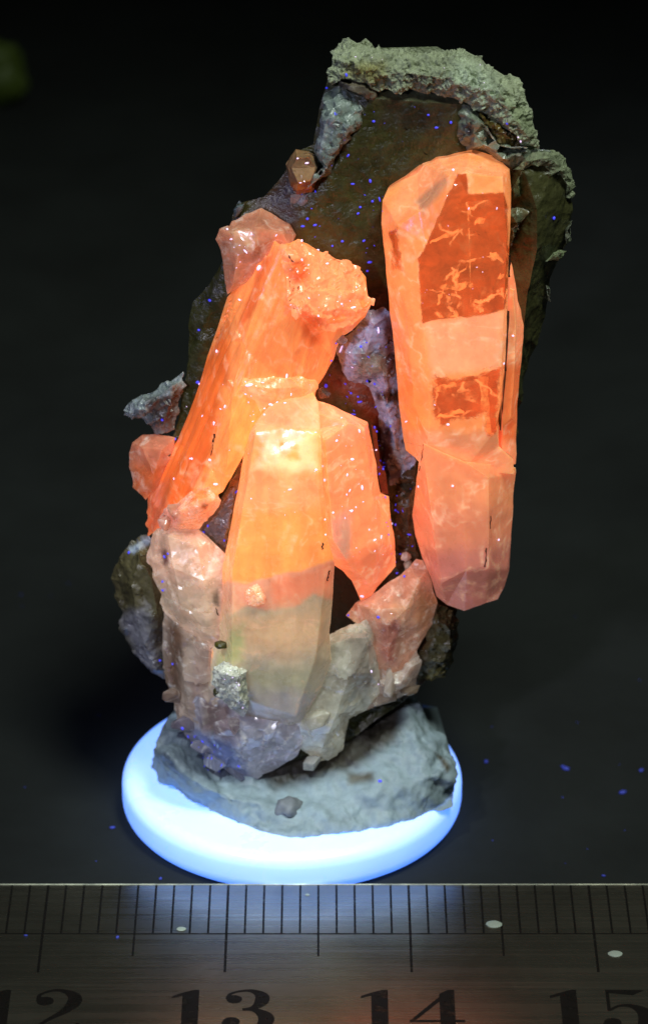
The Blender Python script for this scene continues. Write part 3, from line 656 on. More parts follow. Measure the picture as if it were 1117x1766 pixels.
low = piece('orange_crystal', [(730, 764, -3.98), (722, 800, -3.4), (718, 822, -2.2), (710, 888, -1.8), (716, 925, -2), (728, 962, -2.3), (744, 1000, -2.6), (752, 1028, -2.6), (770, 1043, -2.6), (800, 1054, -3), (818, 1047, -3.2), (836, 1041, -3), (858, 1034, -2.4), (868, 1014, -2), (877, 985, -1.6), (881, 930, -1.4), (885, 850, -1.4), (888, 815, -1.4), (888, 806, -2.2), (800, 796, -4.0)],
    ridges=[[(732, 800, -4.1), (745, 900, -4.4), (760, 1006, -4.4), (803, 984, -4.8), (842, 980, -4.3), (874, 982, -2.4)], [(842, 824, -3.95), (842, 880, -4.3), (842, 980, -4.3)], [(786, 836, -4.2), (800, 900, -4.6), (803, 984, -4.8)]],
    back=1.2, mat='orange', tint=(226, 132, 88), glow=0.72, seed=5, amp=.035, freq=.7, jag=.8, step=30, parent=spec, label='peach lower half of the tall crystal, broken off at its foot',
    zones=[([(700, 760), (900, 760), (900, 870), (690, 880)], (236, 140, 86), .85, 26), ([(720, 960), (890, 930), (890, 1070), (740, 1070)], (208, 122, 96), .5, 24), ([(738, 1010), (803, 984), (880, 980), (870, 1060), (760, 1060)], (198, 120, 96), .42, 6)])
for pth in ([(780, 830, -4.4), (792, 870, -4.6), (800, 902, -4.75), (812, 925, -4.7), (826, 950, -4.65)],):
    pass

# big leaning crystal with a broken top
lean = piece('orange_crystal', [(471, 416, -1.4), (490, 424, -2.6), (513, 412, -1.6), (532, 423, -1.3), (548, 431, -1.2), (580, 447, -1), (600, 450, -.9), (618, 464, -.9), (630, 478, -1), (632, 494, -1.2), (634, 510, -1.6), (643, 517, -1.8), (630, 545, -1.7), (606, 570, -1.6), (590, 579, -1.6), (580, 600, -1.6), (574, 620, -1.6), (560, 645, -1.8), (547, 667, -2), (540, 700, -2.6), (500, 760, -3.4), (440, 790, -4.4),
    (420, 785, -4.4), (408, 808, -4.4), (384, 848, -4.2), (345, 872, -4), (300, 898, -3), (256, 922, -.6), (254, 857, -.2), (273, 815, 0), (306, 759, .2), (334, 689, .3), (366, 591, .4), (392, 512, .2), (430, 466, -.5), (455, 436, -1)],
    ridges=[[(458, 440, -1.9), (430, 506, -2.3), (405, 566, -2.6), (388, 650, -3.0), (361, 796, -3.6), (330, 870, -3.8)],
            [(450, 452, -1.5), (408, 540, -1.7), (372, 640, -1.9), (325, 780, -2.4), (285, 890, -2.4)],
            [(482, 433, -3.1), (446, 520, -3.5), (420, 600, -3.8), (404, 655, -4.1), (398, 720, -4.4), (392, 800, -4.6)],
            [(468, 440, -2.3), (436, 512, -2.7), (414, 576, -3.0)],
            [(490, 484, -3.6), (508, 536, -3.9), (560, 556, -3.4), (600, 548, -2.6), (628, 530, -2.2)],
            [(404, 655, -4.2), (450, 662, -4.0), (500, 668, -3.6), (540, 672, -2.8)], [(520, 470, -2.8), (570, 480, -2.4), (605, 500, -2.2)]],
    back=1.5, inset=.08, groove=(.92, .39, 17.0, .34, 585, 660), mat='striated', tint=(250, 138, 70), amp=.05, freq=.8, seed=6, jag=1.2, step=24, target=.13, parent=spec, warp=7, label='big leaning orange crystal with ridged side and broken sparkling top',
    zones=[([(360, 600), (395, 560), (388, 650), (361, 796), (330, 870), (250, 920), (260, 840)], (238, 106, 42), .9, 9), ([(395, 670), (540, 670), (500, 770), (370, 860), (380, 760)], (255, 150, 70), 1.05, 24), ([(520, 545), (552, 540), (556, 590), (530, 596)], (226, 100, 44), .8, 10), ([(455, 445), (470, 430), (440, 530), (405, 590), (425, 520)], (232, 106, 50), .85, 5), ([(250, 840), (285, 830), (290, 900), (256, 925)], (216, 104, 62), .6, 14)])
# broken top: hackly cap set on the crystal's end
top = piece('broken_top', [(486, 430, -2.9), (513, 413, -1.8), (548, 432, -1.5), (580, 447, -1.3), (600, 451, -1.2), (618, 465, -1.2), (629, 478, -1.3), (632, 496, -1.5), (636, 512, -1.9), (643, 517, -2), (630, 543, -2), (604, 562, -2.5), (575, 572, -3.1), (535, 562, -3.8), (507, 540, -4.1), (494, 500, -3.9), (488, 465, -3.6)],
    ridges=[[(505, 450, -3.5), (530, 500, -3.9), (560, 530, -3.7), (600, 535, -2.9)], [(540, 450, -2.4), (575, 475, -2.6), (605, 490, -2.3)]], back=-.6, mat='hackly', tint=(252, 146, 88), amp=.16, freq=1.1, chip=.42, chipf=.62, seed=7, jag=3, step=12, target=.14, parent=lean, smooth=22,
    zones=[([(500, 450), (525, 445), (530, 490), (505, 485)], (236, 112, 56), .8, 8), ([(530, 540), (560, 545), (555, 590), (525, 580)], (232, 106, 50), .8, 8)])
piece('broken_ledge', d0=.24, outline=[(392, 655, -4.1), (420, 650, -4.3), (455, 652, -4.3), (500, 650, -4), (545, 655, -3.0), (548, 668, -2.8), (530, 684, -3.2), (500, 690, -3.8), (468, 696, -4.4), (448, 712, -4.7), (440, 690, -4.6), (410, 678, -4.4)],
    ridges=[[(420, 664, -4.6), (470, 670, -4.6), (520, 668, -4.0)]], back=-2.6, mat='orange', tint=(253, 150, 88), amp=.10, freq=1.3, chip=.10, chipf=.8, seed=8, jag=3, step=10, target=.14, parent=lean, smooth=24)

# front crystal: glowing upper zone over a pale foot
front = piece('orange_crystal', [(432, 742, -5.2), (446, 720, -4.8), (466, 697, -4.4), (495, 688, -4.2), (523, 684, -4.2), (540, 676, -4), (550, 697, -4.6), (553, 755, -6.4), (557, 835, -6.9), (564, 927, -7.2), (577, 970, -7.0), (573, 1040, -6.6), (568, 1090, -6.2), (572, 1140, -5.8), (552, 1192, -5.6), (518, 1246, -5.4), (500, 1252, -5.4), (450, 1246, -5.2), (425, 1236, -5), (385, 1205, -4.6), (356, 1190, -4.2), (360, 1120, -4.2), (372, 1085, -4.4), (378, 1050, -4.6), (382, 985, -4.8), (393, 930, -4.8), (405, 868, -4.8), (419, 789, -5)],
    ridges=[[(440, 745, -5.9), (430, 815, -6.5), (415, 900, -6.9), (402, 985, -7.2), (400, 1060, -7.3), (400, 1150, -6.8)], [(440, 745, -5.9), (490, 738, -6.0), (546, 742, -6.0), (553, 755, -6.4)], [(545, 745, -6.3), (549, 835, -7.1), (556, 927, -7.5), (560, 1000, -7.4), (545, 1130, -7.0), (510, 1235, -6.2), (430, 1210, -6.0)], [(480, 800, -6.7), (480, 900, -7.2), (485, 1000, -7.5), (480, 1120, -7.2)]],
    back=-1.0, inset=.1, soften=1, mat='front', tint=(254, 150, 72), seed=9, amp=.04, freq=.7, jag=1, step=28, target=.16, parent=spec, warp=9, label='front crystal glowing yellow orange above a pale beige foot',
    zones=[([(425, 690), (560, 680), (556, 745), (430, 748)], (254, 154, 98), 1.0, 12), ([(440, 742), (540, 742), (544, 806), (500, 828), (434, 820)], (255, 204, 134), .92, 17), ([(435, 746), (456, 746), (454, 798), (432, 800)], (255, 166, 86), .95, 6), ([(482, 758), (515, 768), (514, 796), (484, 794)], (255, 160, 74), .95, 6),  # pale yellow zone paints the torch beam's hot spot into the tint
           ([(415, 822), (556, 826), (560, 880), (400, 876)], (255, 156, 90), 1.0, 18), ([(378, 1000), (430, 1007), (470, 992), (505, 984), (580, 966), (590, 1100), (370, 1100)], (232, 152, 108), .7, 4),
           ([(470, 1000), (580, 968), (576, 1040), (520, 1054), (470, 1046)], (236, 134, 88), .75, 7), ([(370, 1075), (420, 1048), (500, 1052), (545, 1030), (580, 1040), (590, 1270), (340, 1270)], (196, 172, 134), .36, 6), ([(372, 1050), (440, 1060), (580, 1030), (575, 1110), (480, 1130), (365, 1110)], (208, 164, 116), .5, 26), ([(395, 1090), (420, 1085), (415, 1140), (370, 1160)], (182, 172, 112), .36, 12), ([(430, 1150), (550, 1150), (540, 1220), (430, 1220)], (172, 160, 122), .30, 20), ([(340, 1180), (600, 1200), (600, 1270), (340, 1270)], (170, 158, 144), .26, 14)])
frontr = piece('orange_crystal', [(545, 690, -3.6), (566, 697, -3.2), (603, 714, -3), (634, 728, -2.6), (640, 760, -2.4), (647, 795, -2.3), (656, 852, -2.2), (669, 856, -2), (675, 905, -2), (682, 952, -2), (682, 976, -2), (664, 998, -2.3), (650, 1012, -2.6), (640, 1030, -2.9), (622, 1035, -3.2), (606, 1002, -3.6), (592, 986, -4), (577, 976, -4.4), (560, 930, -5), (552, 835, -5), (548, 760, -4.4)],
    ridges=[[(560, 760, -5.9), (566, 840, -6.4), (574, 930, -6.6), (600, 970, -5.6)], [(628, 740, -3.9), (640, 840, -4.2), (655, 930, -4.2), (640, 1010, -3.8)], [(600, 730, -4.4), (604, 850, -5.2), (616, 950, -5.0)]],
    back=-.6, mat='orange', tint=(252, 140, 82), seed=10, amp=.05, freq=.9, jag=1.4, step=22, target=.18, parent=spec, warp=8, label='orange crystal joined to the front crystal, pointed at its foot',
    zones=[([(548, 690), (625, 720), (610, 760), (550, 760)], (252, 156, 104), 1.05, 14), ([(566, 900), (604, 880), (600, 960), (570, 960)], (230, 166, 126), .6, 9), ([(590, 960), (690, 940), (650, 1040), (610, 1040)], (242, 126, 76), .9, 16)])
piece('dark_edge', [(640, 732, -2.3), (648, 740, -2), (655, 800, -1.9), (664, 815, -1.8), (669, 852, -1.8), (658, 850, -2), (648, 795, -2.1)], back=.4, mat='smoky', tint=(112, 42, 24), seed=33, amp=.04, parent=frontr, target=.25)
piece('sparkling_grain', [(421, 1022, -7.3), (430, 1008, -7.3), (445, 1006, -7.3), (455, 1018, -7.4), (461, 1034, -7.4), (448, 1046, -7.4), (428, 1044, -7.4)], ridges=[[(438, 1020, -7.9), (447, 1032, -7.95)]], back=-6.5, mat='pale', tint=(244, 190, 146), glow=1.2, chip=.12, chipf=3, amp=.08, freq=3, target=.1, seed=34, parent=front, smooth=20)
piece('clear_grain', [(368, 1152, -6.2), (384, 1142, -6.4), (404, 1142, -6.6), (424, 1158, -6.8), (427, 1196, -6.6), (428, 1224, -6.4), (420, 1238, -6), (400, 1224, -6), (380, 1204, -5.8), (366, 1176, -5.9)], ridges=[[(388, 1162, -7.4), (408, 1168, -7.7), (412, 1200, -7.5)]], back=-4.5, mat='quartz', tint=(186, 186, 168), chip=.16, chipf=2.2, amp=.1, freq=2, target=.1, seed=35, parent=front, smooth=20, label='small glassy grain on the pale foot')

# crystals at the back and side of the leaning one
piece('pink_crystal', soften=0, smooth=20, outline=[(372, 412, -.6), (380, 396, -.4), (396, 389, -.4), (400, 382, -.2), (425, 370, 0), (451, 358, .2), (462, 364, .2), (481, 376, .2), (500, 385, .2), (511, 405, 0), (500, 430, -1), (450, 470, -1), (392, 508, -.4), (388, 476, -.4), (380, 432, -.5)],
    ridges=[[(400, 400, -1.4), (440, 392, -1.6), (488, 402, -1.2)], [(400, 400, -1.4), (410, 440, -1.6), (402, 490, -1.2)], [(440, 392, -1.6), (440, 428, -1.9), (410, 440, -1.6)]], back=2.5, mat='pale', tint=(208, 138, 108), glow=.9, amp=.08, freq=1.2, chip=.06, seed=40, jag=1.5, step=20, parent=spec, label='dull pink crystal behind the broken top',
    zones=[([(395, 395), (440, 395), (440, 430), (400, 430)], (222, 166, 128), 1.1, 12), ([(440, 420), (470, 410), (450, 445), (430, 450)], (176, 110, 82), .8, 7)])
piece('amber_crystal', [(510, 257, .3), (532, 260, .4), (545, 269, .4), (552, 286, .4), (546, 310, .3), (538, 331, 0), (511, 336, -.2), (501, 321, -.2), (493, 284, .2), (502, 267, .3)],
    ridges=[[(512, 272, -.9), (532, 270, -.9), (543, 288, -.7), (535, 312, -1.1), (514, 316, -1.2), (503, 290, -.8), (512, 272, -.9)]], back=2.2, mat='amber', tint=(150, 116, 82), amp=.04, chip=.05, seed=41, parent=spec, target=.15, smooth=20, label='small brown amber crystal perched on the quartz edge',
    zones=[([(500, 312), (545, 312), (538, 340), (505, 340)], (158, 92, 42), 1, 5)])
piece('pink_crystal', soften=0, smooth=20, outline=[(222, 782, .4), (228, 762, .4), (246, 750, .5), (272, 748, .4), (302, 755, .2), (300, 800, -.4), (262, 850, -.6), (252, 862, -.6), (240, 851, -.4), (231, 840, 0), (227, 812, .2)],
    ridges=[[(245, 772, -.5), (280, 775, -.7), (265, 820, -1)]], back=2.6, mat='pale', tint=(202, 128, 98), glow=.8, amp=.08, chip=.06, seed=42, jag=1.6, step=20, parent=spec, label='small pink crystal beside the leaning crystal foot', zones=[([(230, 800), (290, 800), (260, 870), (230, 850)], (206, 110, 66), .9, 14)])
crust('white_flake', [(214, 716, .8), (222, 697, .8), (244, 681, .8), (276, 671, .8), (296, 656, .8), (318, 640, .9), (316, 675, .7), (304, 700, .6), (300, 742, .4), (268, 748, .4), (262, 735, .5), (244, 722, .6)], (124, 134, 132), 43, front=-.2, back=2.2, mat='quartz', parent=spec, label='grey white flake on the quartz edge', chip=.2,
    zones=[([(255, 690), (310, 680), (300, 740), (262, 735)], (74, 68, 64), 0, 10)])
crust('pale_tip', [(403, 362, .6), (410, 353, .6), (422, 352, .6), (418, 364, .4), (404, 376, .4)], (96, 108, 110), 44, front=.1, back=1.5, mat='quartz', chip=.05)
crust('quartz_lobe', [(256, 922, 0), (240, 930, 0), (222, 946, .2), (206, 972, .4), (193, 1000, .6), (198, 1030, .6), (211, 1058, .6), (207, 1076, .6), (222, 1106, .6), (246, 1140, .5), (262, 1162, .3), (284, 1172, 0), (300, 1150, -.6), (300, 1080, -.8), (280, 1030, -.8), (266, 990, -.6), (266, 935, -.4)],
    (84, 78, 50), 45, ridges=[[(240, 960, -1.2), (228, 1010, -1.3), (236, 1060, -1.5), (250, 1110, -1.4), (270, 1150, -1.0)], [(262, 1000, -1.5), (272, 1060, -1.9)]], back=4, mat='smoky', parent=spec, label='dull olive quartz lobe with grey white underside', chip=.14, chipf=.9, amp=.12, freq=1,
    zones=[([(205, 1060), (250, 1050), (270, 1120), (285, 1180), (240, 1150)], (128, 126, 128), 0, 14), ([(222, 945), (260, 920), (262, 935), (232, 955)], (150, 162, 170), 0, 4), ([(265, 1070), (300, 1080), (300, 1150), (270, 1140)], (76, 66, 58), 0, 10)])

# pale crystals around the foot
piece('pale_crystal', soften=0, smooth=20, outline=[(266, 920, -2.6), (273, 912, -2.6), (300, 900, -3), (344, 912, -3.2), (373, 940, -3.6), (396, 962, -4.4), (398, 1000, -5.0), (396, 1052, -5.0), (392, 1095, -5.0), (360, 1122, -4.4), (318, 1092, -3.5), (296, 1070, -3), (275, 1041, -2.6), (278, 1026, -2.6), (271, 1013, -2.4), (263, 996, -2.4), (264, 983, -2.4), (254, 968, -2.2), (254, 960, -2.2), (261, 942, -2.4)],
    ridges=[[(290, 925, -4.2), (300, 980, -4.8), (310, 1040, -4.8), (350, 1090, -4.9)], [(340, 940, -4.6), (350, 1000, -5.3), (355, 1060, -5.2)], [(290, 925, -4.2), (340, 940, -4.6)]], back=-.2, mat='pale', tint=(212, 172, 146), glow=1.2, amp=.05, freq=1, chip=.12, chipf=.6, seed=50, jag=1.5, step=16, parent=spec, label='pale pink blocky crystal leaning on the front crystal',
    zones=[([(260, 1000), (380, 1010), (370, 1110), (270, 1060)], (206, 176, 148), .9, 24), ([(278, 950), (292, 950), (292, 970), (280, 972)], (130, 90, 84), .4, 5), ([(366, 1025), (376, 1020), (376, 1045), (366, 1042)], (120, 104, 84), .3, 4)])
piece('pale_crystal', soften=0, smooth=20, outline=[(271, 898, -2.8), (285, 876, -2.8), (299, 872, -3.0), (320, 856, -3.4), (338, 843, -3.6), (360, 838, -3.8), (381, 862, -3.8), (378, 872, -3.8), (362, 892, -3.6), (344, 912, -3.4), (312, 916, -3.2), (276, 916, -2.8)],
    ridges=[[(300, 886, -4.6), (340, 862, -5.2), (364, 858, -5.0)], [(310, 904, -4.4), (345, 884, -5.0)]], back=-.6, mat='pale', tint=(238, 166, 124), glow=1.5, amp=.08, freq=1.4, chip=.12, chipf=1.6, seed=51, jag=2, step=12, target=.14, parent=spec, label='small peach crystal with bright edges above the pale one',
    zones=[([(270, 872), (310, 870), (310, 920), (270, 915)], (222, 152, 130), 1.0, 8), ([(335, 848), (365, 842), (360, 862), (332, 868)], (246, 132, 72), 1.5, 6), ([(352, 870), (362, 872), (358, 880), (350, 878)], (150, 84, 46), .5, 3)])
piece('glassy_crystal', soften=0, smooth=18, outline=[(284, 1046, -2.2), (320, 1066, -2.8), (358, 1090, -3.8), (392, 1114, -4.6), (384, 1190, -4.6), (372, 1222, -4.4), (334, 1262, -3.4), (306, 1238, -2.4), (298, 1205, -2), (286, 1168, -1.8), (280, 1120, -1.8)],
    ridges=[[(310, 1090, -3.9), (318, 1150, -4.2), (326, 1220, -3.9)], [(345, 1120, -4.6), (346, 1190, -4.5)]], back=.5, mat='glassy', tint=(176, 156, 140), glow=.6, amp=.05, chip=.2, chipf=.7, seed=52, jag=1.6, step=16, parent=spec, label='brown grey glassy crystal under the pale pink one',
    zones=[([(285, 1070), (315, 1085), (310, 1190), (290, 1180)], (126, 98, 80), .3, 12), ([(335, 1110), (362, 1120), (352, 1200), (330, 1230)], (176, 150, 136), .4, 8)])
piece('glassy_crystal', soften=0, smooth=18, outline=[(304, 1232, -2.2), (318, 1206, -3.2), (345, 1190, -4), (390, 1200, -4.6), (430, 1222, -5), (475, 1236, -5.3), (520, 1232, -5.2), (522, 1285, -4.6), (512, 1305, -4.2), (470, 1330, -4), (440, 1342, -3.8), (400, 1334, -3.4), (360, 1318, -3), (330, 1292, -2.6)],
    ridges=[[(345, 1220, -4.4), (352, 1262, -4.4), (372, 1300, -4)], [(420, 1252, -5.4), (412, 1290, -5.2), (440, 1328, -4.4)], [(420, 1252, -5.4), (475, 1262, -5.8), (505, 1290, -5)]], back=0, mat='glassy', tint=(170, 168, 180), glow=.55, amp=.05, chip=.22, chipf=.55, seed=53, jag=1.6, step=18, parent=spec, label='lilac grey glassy crystal at the very foot',
    zones=[([(345, 1205), (400, 1220), (400, 1265), (350, 1260)], (138, 118, 116), .3, 10), ([(330, 1260), (400, 1280), (430, 1340), (340, 1310)], (120, 132, 178), .3, 12)])  # blue zone paints the glowing disc's reflection into the tint
piece('glassy_crystal', soften=0, smooth=18, outline=[(572, 1092, -4), (600, 1082, -4), (634, 1070, -3.8), (642, 1092, -3.8), (652, 1150, -3.8), (660, 1190, -3.4), (632, 1224, -3.2), (602, 1240, -3.4), (592, 1290, -3.2), (566, 1310, -3.4), (548, 1314, -3.6), (512, 1290, -4), (490, 1262, -4.6), (496, 1236, -4.9), (522, 1192, -5.2), (548, 1140, -5.4), (556, 1100, -5.2)],
    ridges=[[(600, 1100, -5.2), (606, 1160, -5.4), (580, 1230, -5.3), (556, 1290, -4.8)], [(634, 1100, -4.6), (636, 1160, -4.5)], [(530, 1262, -5.2), (540, 1285, -5)]], back=-.3, mat='glassy', tint=(200, 196, 174), glow=.6, amp=.05, chip=.18, chipf=.5, seed=54, jag=1.6, step=18, parent=spec, label='greenish beige translucent crystal at the foot',
    zones=[([(505, 1250), (560, 1250), (560, 1290), (510, 1300)], (200, 206, 200), .4, 12), ([(600, 1100), (655, 1080), (655, 1180), (610, 1200)], (178, 168, 152), .4, 14)])
piece('pink_crystal', soften=0, smooth=20, outline=[(596, 1062, -3.6), (612, 1040, -3.2), (652, 1020, -2.8), (690, 992, -2.2), (717, 964, -1.8), (728, 966, -2), (744, 1002, -2.4), (754, 1040, -2.2), (742, 1080, -2), (718, 1122, -2.2), (692, 1160, -2.6), (672, 1164, -3), (650, 1156, -3.4), (636, 1104, -3.6), (622, 1080, -3.6)],
    ridges=[[(640, 1050, -4.2), (668, 1080, -4.6), (668, 1140, -4.2)], [(668, 1080, -4.6), (700, 1050, -4.2), (722, 1000, -3.4)], [(700, 1050, -4.2), (720, 1080, -3.4)]], back=.2, mat='pale', tint=(200, 146, 120), glow=.9, amp=.05, chip=.12, chipf=.6, seed=55, jag=1.5, step=18, parent=spec, label='pink crystal wedge below the tall crystal',
    zones=[([(652, 1075), (690, 1070), (680, 1150), (660, 1140)], (186, 120, 104), .7, 8), ([(675, 1035), (712, 1040), (700, 1072), (672, 1065)], (216, 162, 128), .9, 10), ([(720, 1010), (756, 1030), (735, 1090), (718, 1060)], (196, 132, 94), .8, 8)])
piece('glassy_crystal', soften=0, smooth=18, outline=[(652, 1148, -3.4), (672, 1162, -3.4), (694, 1158, -3), (718, 1122, -2.6), (724, 1140, -2.2), (716, 1186, -1.8), (690, 1204, -1.8), (660, 1214, -2.4), (632, 1226, -2.8), (648, 1190, -3.2)], ridges=[[(660, 1180, -4), (690, 1178, -3.8), (708, 1150, -3.2)]], back=.5, mat='glassy', tint=(180, 160, 146), glow=.5, amp=.05, chip=.18, chipf=.6, seed=56, jag=1.6, step=16, parent=spec, label='mauve beige glassy crystal under the pink wedge',
    zones=[([(672, 1140), (690, 1120), (694, 1145), (676, 1158)], (196, 186, 170), .4, 5)])
crust('quartz_lobe', [(756, 1042, -1.8), (772, 1048, -1.2), (788, 1068, -.6), (791, 1100, -.4), (780, 1140, -.4), (768, 1168, -.4), (745, 1172, -.8), (722, 1166, -1.2), (722, 1130, -1.8), (742, 1082, -2)], (70, 64, 38), 57, front=-2.2, back=2.5, mat='smoky', parent=spec, label='small dark olive quartz knob under the tall crystal', chip=.14,
    zones=[([(738, 1158), (770, 1150), (768, 1175), (740, 1175)], (112, 104, 56), 0, 5)])

# broken bits wedged round the foot
def chunk(px, py, d, r, tint, seed, mat='glassy', label=None):
    rr = random.Random(seed); bm = bmesh.new(); c = W(px, py, d); rot = Vector((rr.uniform(-1, 1), rr.uniform(-1, 1), rr.uniform(-1, 1))).to_track_quat('Z', 'Y')
    for k in range(11):
        v = Vector((rr.gauss(0, 1), rr.gauss(0, 1), rr.gauss(0, 1))).normalized()
        bm.verts.new(c + rot @ Vector((v.x * r, v.y * r * .75, v.z * r * 1.25)))
    h = bmesh.ops.convex_hull(bm, input=bm.verts[:])
    bmesh.ops.delete(bm, geom=[g for g in h['geom_interior'] if isinstance(g, bmesh.types.BMVert)], context='VERTS')
    bmesh.ops.bevel(bm, geom=bm.edges[:], offset=r * .05, segments=1, affect='EDGES')
    ALL.append((BVHTree.FromBMesh(bm), 'chunk'))
    for v in bm.verts: v.co = (v.co - BASE) * MM
    me = bpy.data.meshes.new('quartz_fragment'); n = len(bm.verts); bm.to_mesh(me); bm.free(); me.materials.append(M[mat])
    a = me.attributes.new('tint', 'FLOAT_COLOR', 'POINT'); a.data.foreach_set('color', np.tile(np.array([*lin(tint), .3], np.float32), n))
    return put(bpy.data.objects.new('quartz_fragment', me), spec)
for k, (x, y, d, r, t) in enumerate([(348, 1284, -3.4, .7, (130, 128, 142)), (372, 1312, -3.6, .8, (126, 130, 150)), (405, 1334, -3.9, .6, (110, 112, 130)), (538, 1316, -4.2, .6, (150, 148, 140)),
        (392, 1252, -5.4, .8, (140, 124, 128)), (664, 1212, -3.3, .8, (150, 136, 122)), (704, 1186, -2.4, .6, (120, 106, 92)), (300, 1196, -2.8, .8, (130, 108, 96)), (318, 1250, -3.0, .8, (120, 112, 124)),
        (668, 1176, -3.7, .8, (176, 164, 150)), (548, 1240, -5.0, .9, (176, 172, 154)), (300, 880, -4.2, .5, (226, 160, 130)), (284, 900, -4.0, .45, (220, 150, 126)), (560, 680, -1.6, .4, (90, 80, 70)), (590, 585, -1.8, .4, (120, 110, 110))]):
    chunk(x, y, d, r, t, k)

# ------------------------------------------------------------------ dark flecks in the crystals
def cast(px, py):
    r = (FWD + Vector((1, 0, 0)) * ((px - CX) / FPX) - UP * ((py - CY) / FPX)).normalized()
    best = None
    for bv, nm in ALL:
        h = bv.ray_cast(CAM, r)
        if h[0] is not None and (best is None or h[3] < best[3]): best = h
    return best
def grains(name, items, mat, parent, origin=BASE, smooth=True, **kw):
    """many tiny grains sitting on the surface: items (px, py, rx, ry, angle) in photo pixels"""
    bm = bmesh.new()
    for px, py, rx, ry, ang in items:
        rx *= 0.82; ry *= 0.72
        h = cast(px, py)
        if h is None: continue
        p, nrm = h[0], h[1]
        if nrm.dot(CAM - p) < 0: nrm = -nrm
        q = nrm.to_track_quat('Z', 'Y'); s = 1 / 31.0
        r = bmesh.ops.create_icosphere(bm, subdivisions=1, radius=1.0)
        ca, sa = math.cos(ang), math.sin(ang)
        for v in r['verts']:
            x, y, z = v.co.x * rx * s, v.co.y * ry * s, v.co.z * min(rx, ry) * 0.6 * s
            v.co = p + nrm * (min(rx, ry) * 0.25 * s) + q @ Vector((x * ca - y * sa, x * sa + y * ca, z))
    return bm_obj(name, bm, mat, parent, origin, smooth=180 if smooth else 0, **kw)
def crackle(px, py, x2, y2, wd, parent, d=0.03):
    vs, n = [], 7
    for t in range(n):
        x = px + (x2 - px) * t / (n - 1) + rg.uniform(-1.2, 1.2); y = py + (y2 - py) * t / (n - 1)
        h = wd / 2 * rg.uniform(.3, 1.1)
        for sx in (-h, h):
            c = cast(x + sx, y)
            if c is None: return
            vs.append(c[0] + (CAM - c[0]).normalized() * d)
    raw('dark_fleck', vs, [(2 * i, 2 * i + 1, 2 * i + 3, 2 * i + 2) for i in range(n - 1)], 'crack', parent, BASE)
for a in ((370, 748, 364, 786, 3.5, lean), (838, 945, 836, 978, 3, low), (846, 890, 845, 912, 2, low), (730, 766, 722, 812, 1.8, low), (698, 762, 728, 770, 1.6, tall), (568, 984, 564, 1002, 3.5, front), (556, 936, 556, 948, 3, front),
          (497, 440, 506, 452, 4, lean), (574, 446, 586, 452, 2, lean), (372, 1048, 377, 1062, 3, front)):
    crackle(*a)
blob('olive_fleck', 381, 1112, -6.0, .38, .22, 'smoky', (60, 58, 12), front, 3)
blob('olive_fleck', 373, 1194, -5.7, .18, .24, 'smoky', (50, 48, 14), front, 4)

# ------------------------------------------------------------------ fluorescing dust and painted glints
rd = random.Random(21)
def scatter(poly, n, rmin, rmax, el=3.0):
    xs = [p[0] for p in poly]; ys = [p[1] for p in poly]; out = []
    while len(out) < n:
        x, y = rd.uniform(min(xs), max(xs)), rd.uniform(min(ys), max(ys))
        if seg_dist([(x, y)], poly)[0] > 0:
            r = rmin * 0.7 + (rmax * 1.15 - rmin * 0.7) * rd.random() ** 3; out.append((x, y, r * rd.uniform(1, el), r, rd.uniform(0, 3.1)))
    return out
blue = []
blue += [(597, 129, 3, 5, .3), (563, 152, 3, 3, 0), (600, 268, 5, 2.6, 1.0), (644, 209, 3.6, 3.2, 0), (738, 198, 3, 3, 0), (752, 220, 4.5, 3, 0), (777, 211, 3, 4, 0), (638, 312, 3, 5.5, .2), (608, 317, 5, 2.6, 0), (642, 347, 3.2, 3.2, 0), (621, 357, 3.2, 3.2, 0), (617, 368, 3.6, 3, .4), (522, 390, 5, 3, 0), (543, 388, 5, 3, .3), (530, 377, 3.4, 4, 0),
         (590, 416, 3.6, 3.2, 0), (573, 424, 2.6, 3, 0), (637, 452, 6, 3.4, 0), (633, 467, 3.2, 3.2, 0), (627, 415, 4, 3, .5), (362, 518, 5, 3.6, 0), (343, 569, 3.4, 3, 0), (341, 659, 4.4, 4.4, 0), (302, 757, 4, 3.6, 0), (280, 724, 4.4, 3.4, 0), (223, 953, 4.4, 4, 0), (954, 376, 4, 4.6, 0), (874, 213, 3, 3, 0), (407, 848, 3, 6, -.5), (387, 932, 2.4, 5, -.3), (359, 907, 3, 3.6, 0), (351, 918, 3, 4, 0),
         (562, 665, 4, 6, 0), (605, 678, 3, 3, 0), (617, 684, 2.6, 2.6, 0), (620, 693, 6.5, 3, .2), (579, 592, 2.6, 2.6, 0), (571, 622, 2.6, 2.6, 0), (660, 809, 3.4, 3, 0), (645, 737, 2.8, 4.4, 0), (649, 744, 2.6, 3.4, 0), (622, 598, 3.6, 3.4, 0), (633, 657, 3, 3, 0), (646, 662, 3, 4, .3), (682, 880, 3, 3, 0), (682, 905, 3.6, 3.4, 0), (705, 922, 6, 2.4, -.4), (684, 988, 3.6, 3.2, 0), (290, 955, 3, 3, 0),
         (281, 1003, 4, 4, 0), (281, 1018, 4.4, 3.2, 0), (284, 960, 3.4, 5, .4), (652, 1064, 4, 4, 0), (600, 1061, 3, 3, 0), (697, 994, 3, 3.6, .5), (276, 1139, 3, 3, 0), (298, 1145, 3, 3, 0), (655, 1347, 5, 4, 0), (315, 1256, 3.6, 5, .6), (325, 1270, 5, 3, -.6)]
blue += scatter([(520, 300), (660, 250), (660, 480), (600, 440), (520, 400)], 18, 0.8, 2.0) + scatter([(585, 560), (680, 560), (690, 780), (640, 700)], 12, 0.8, 1.8) + scatter([(560, 640), (600, 650), (640, 730), (560, 690)], 8, .9, 2)
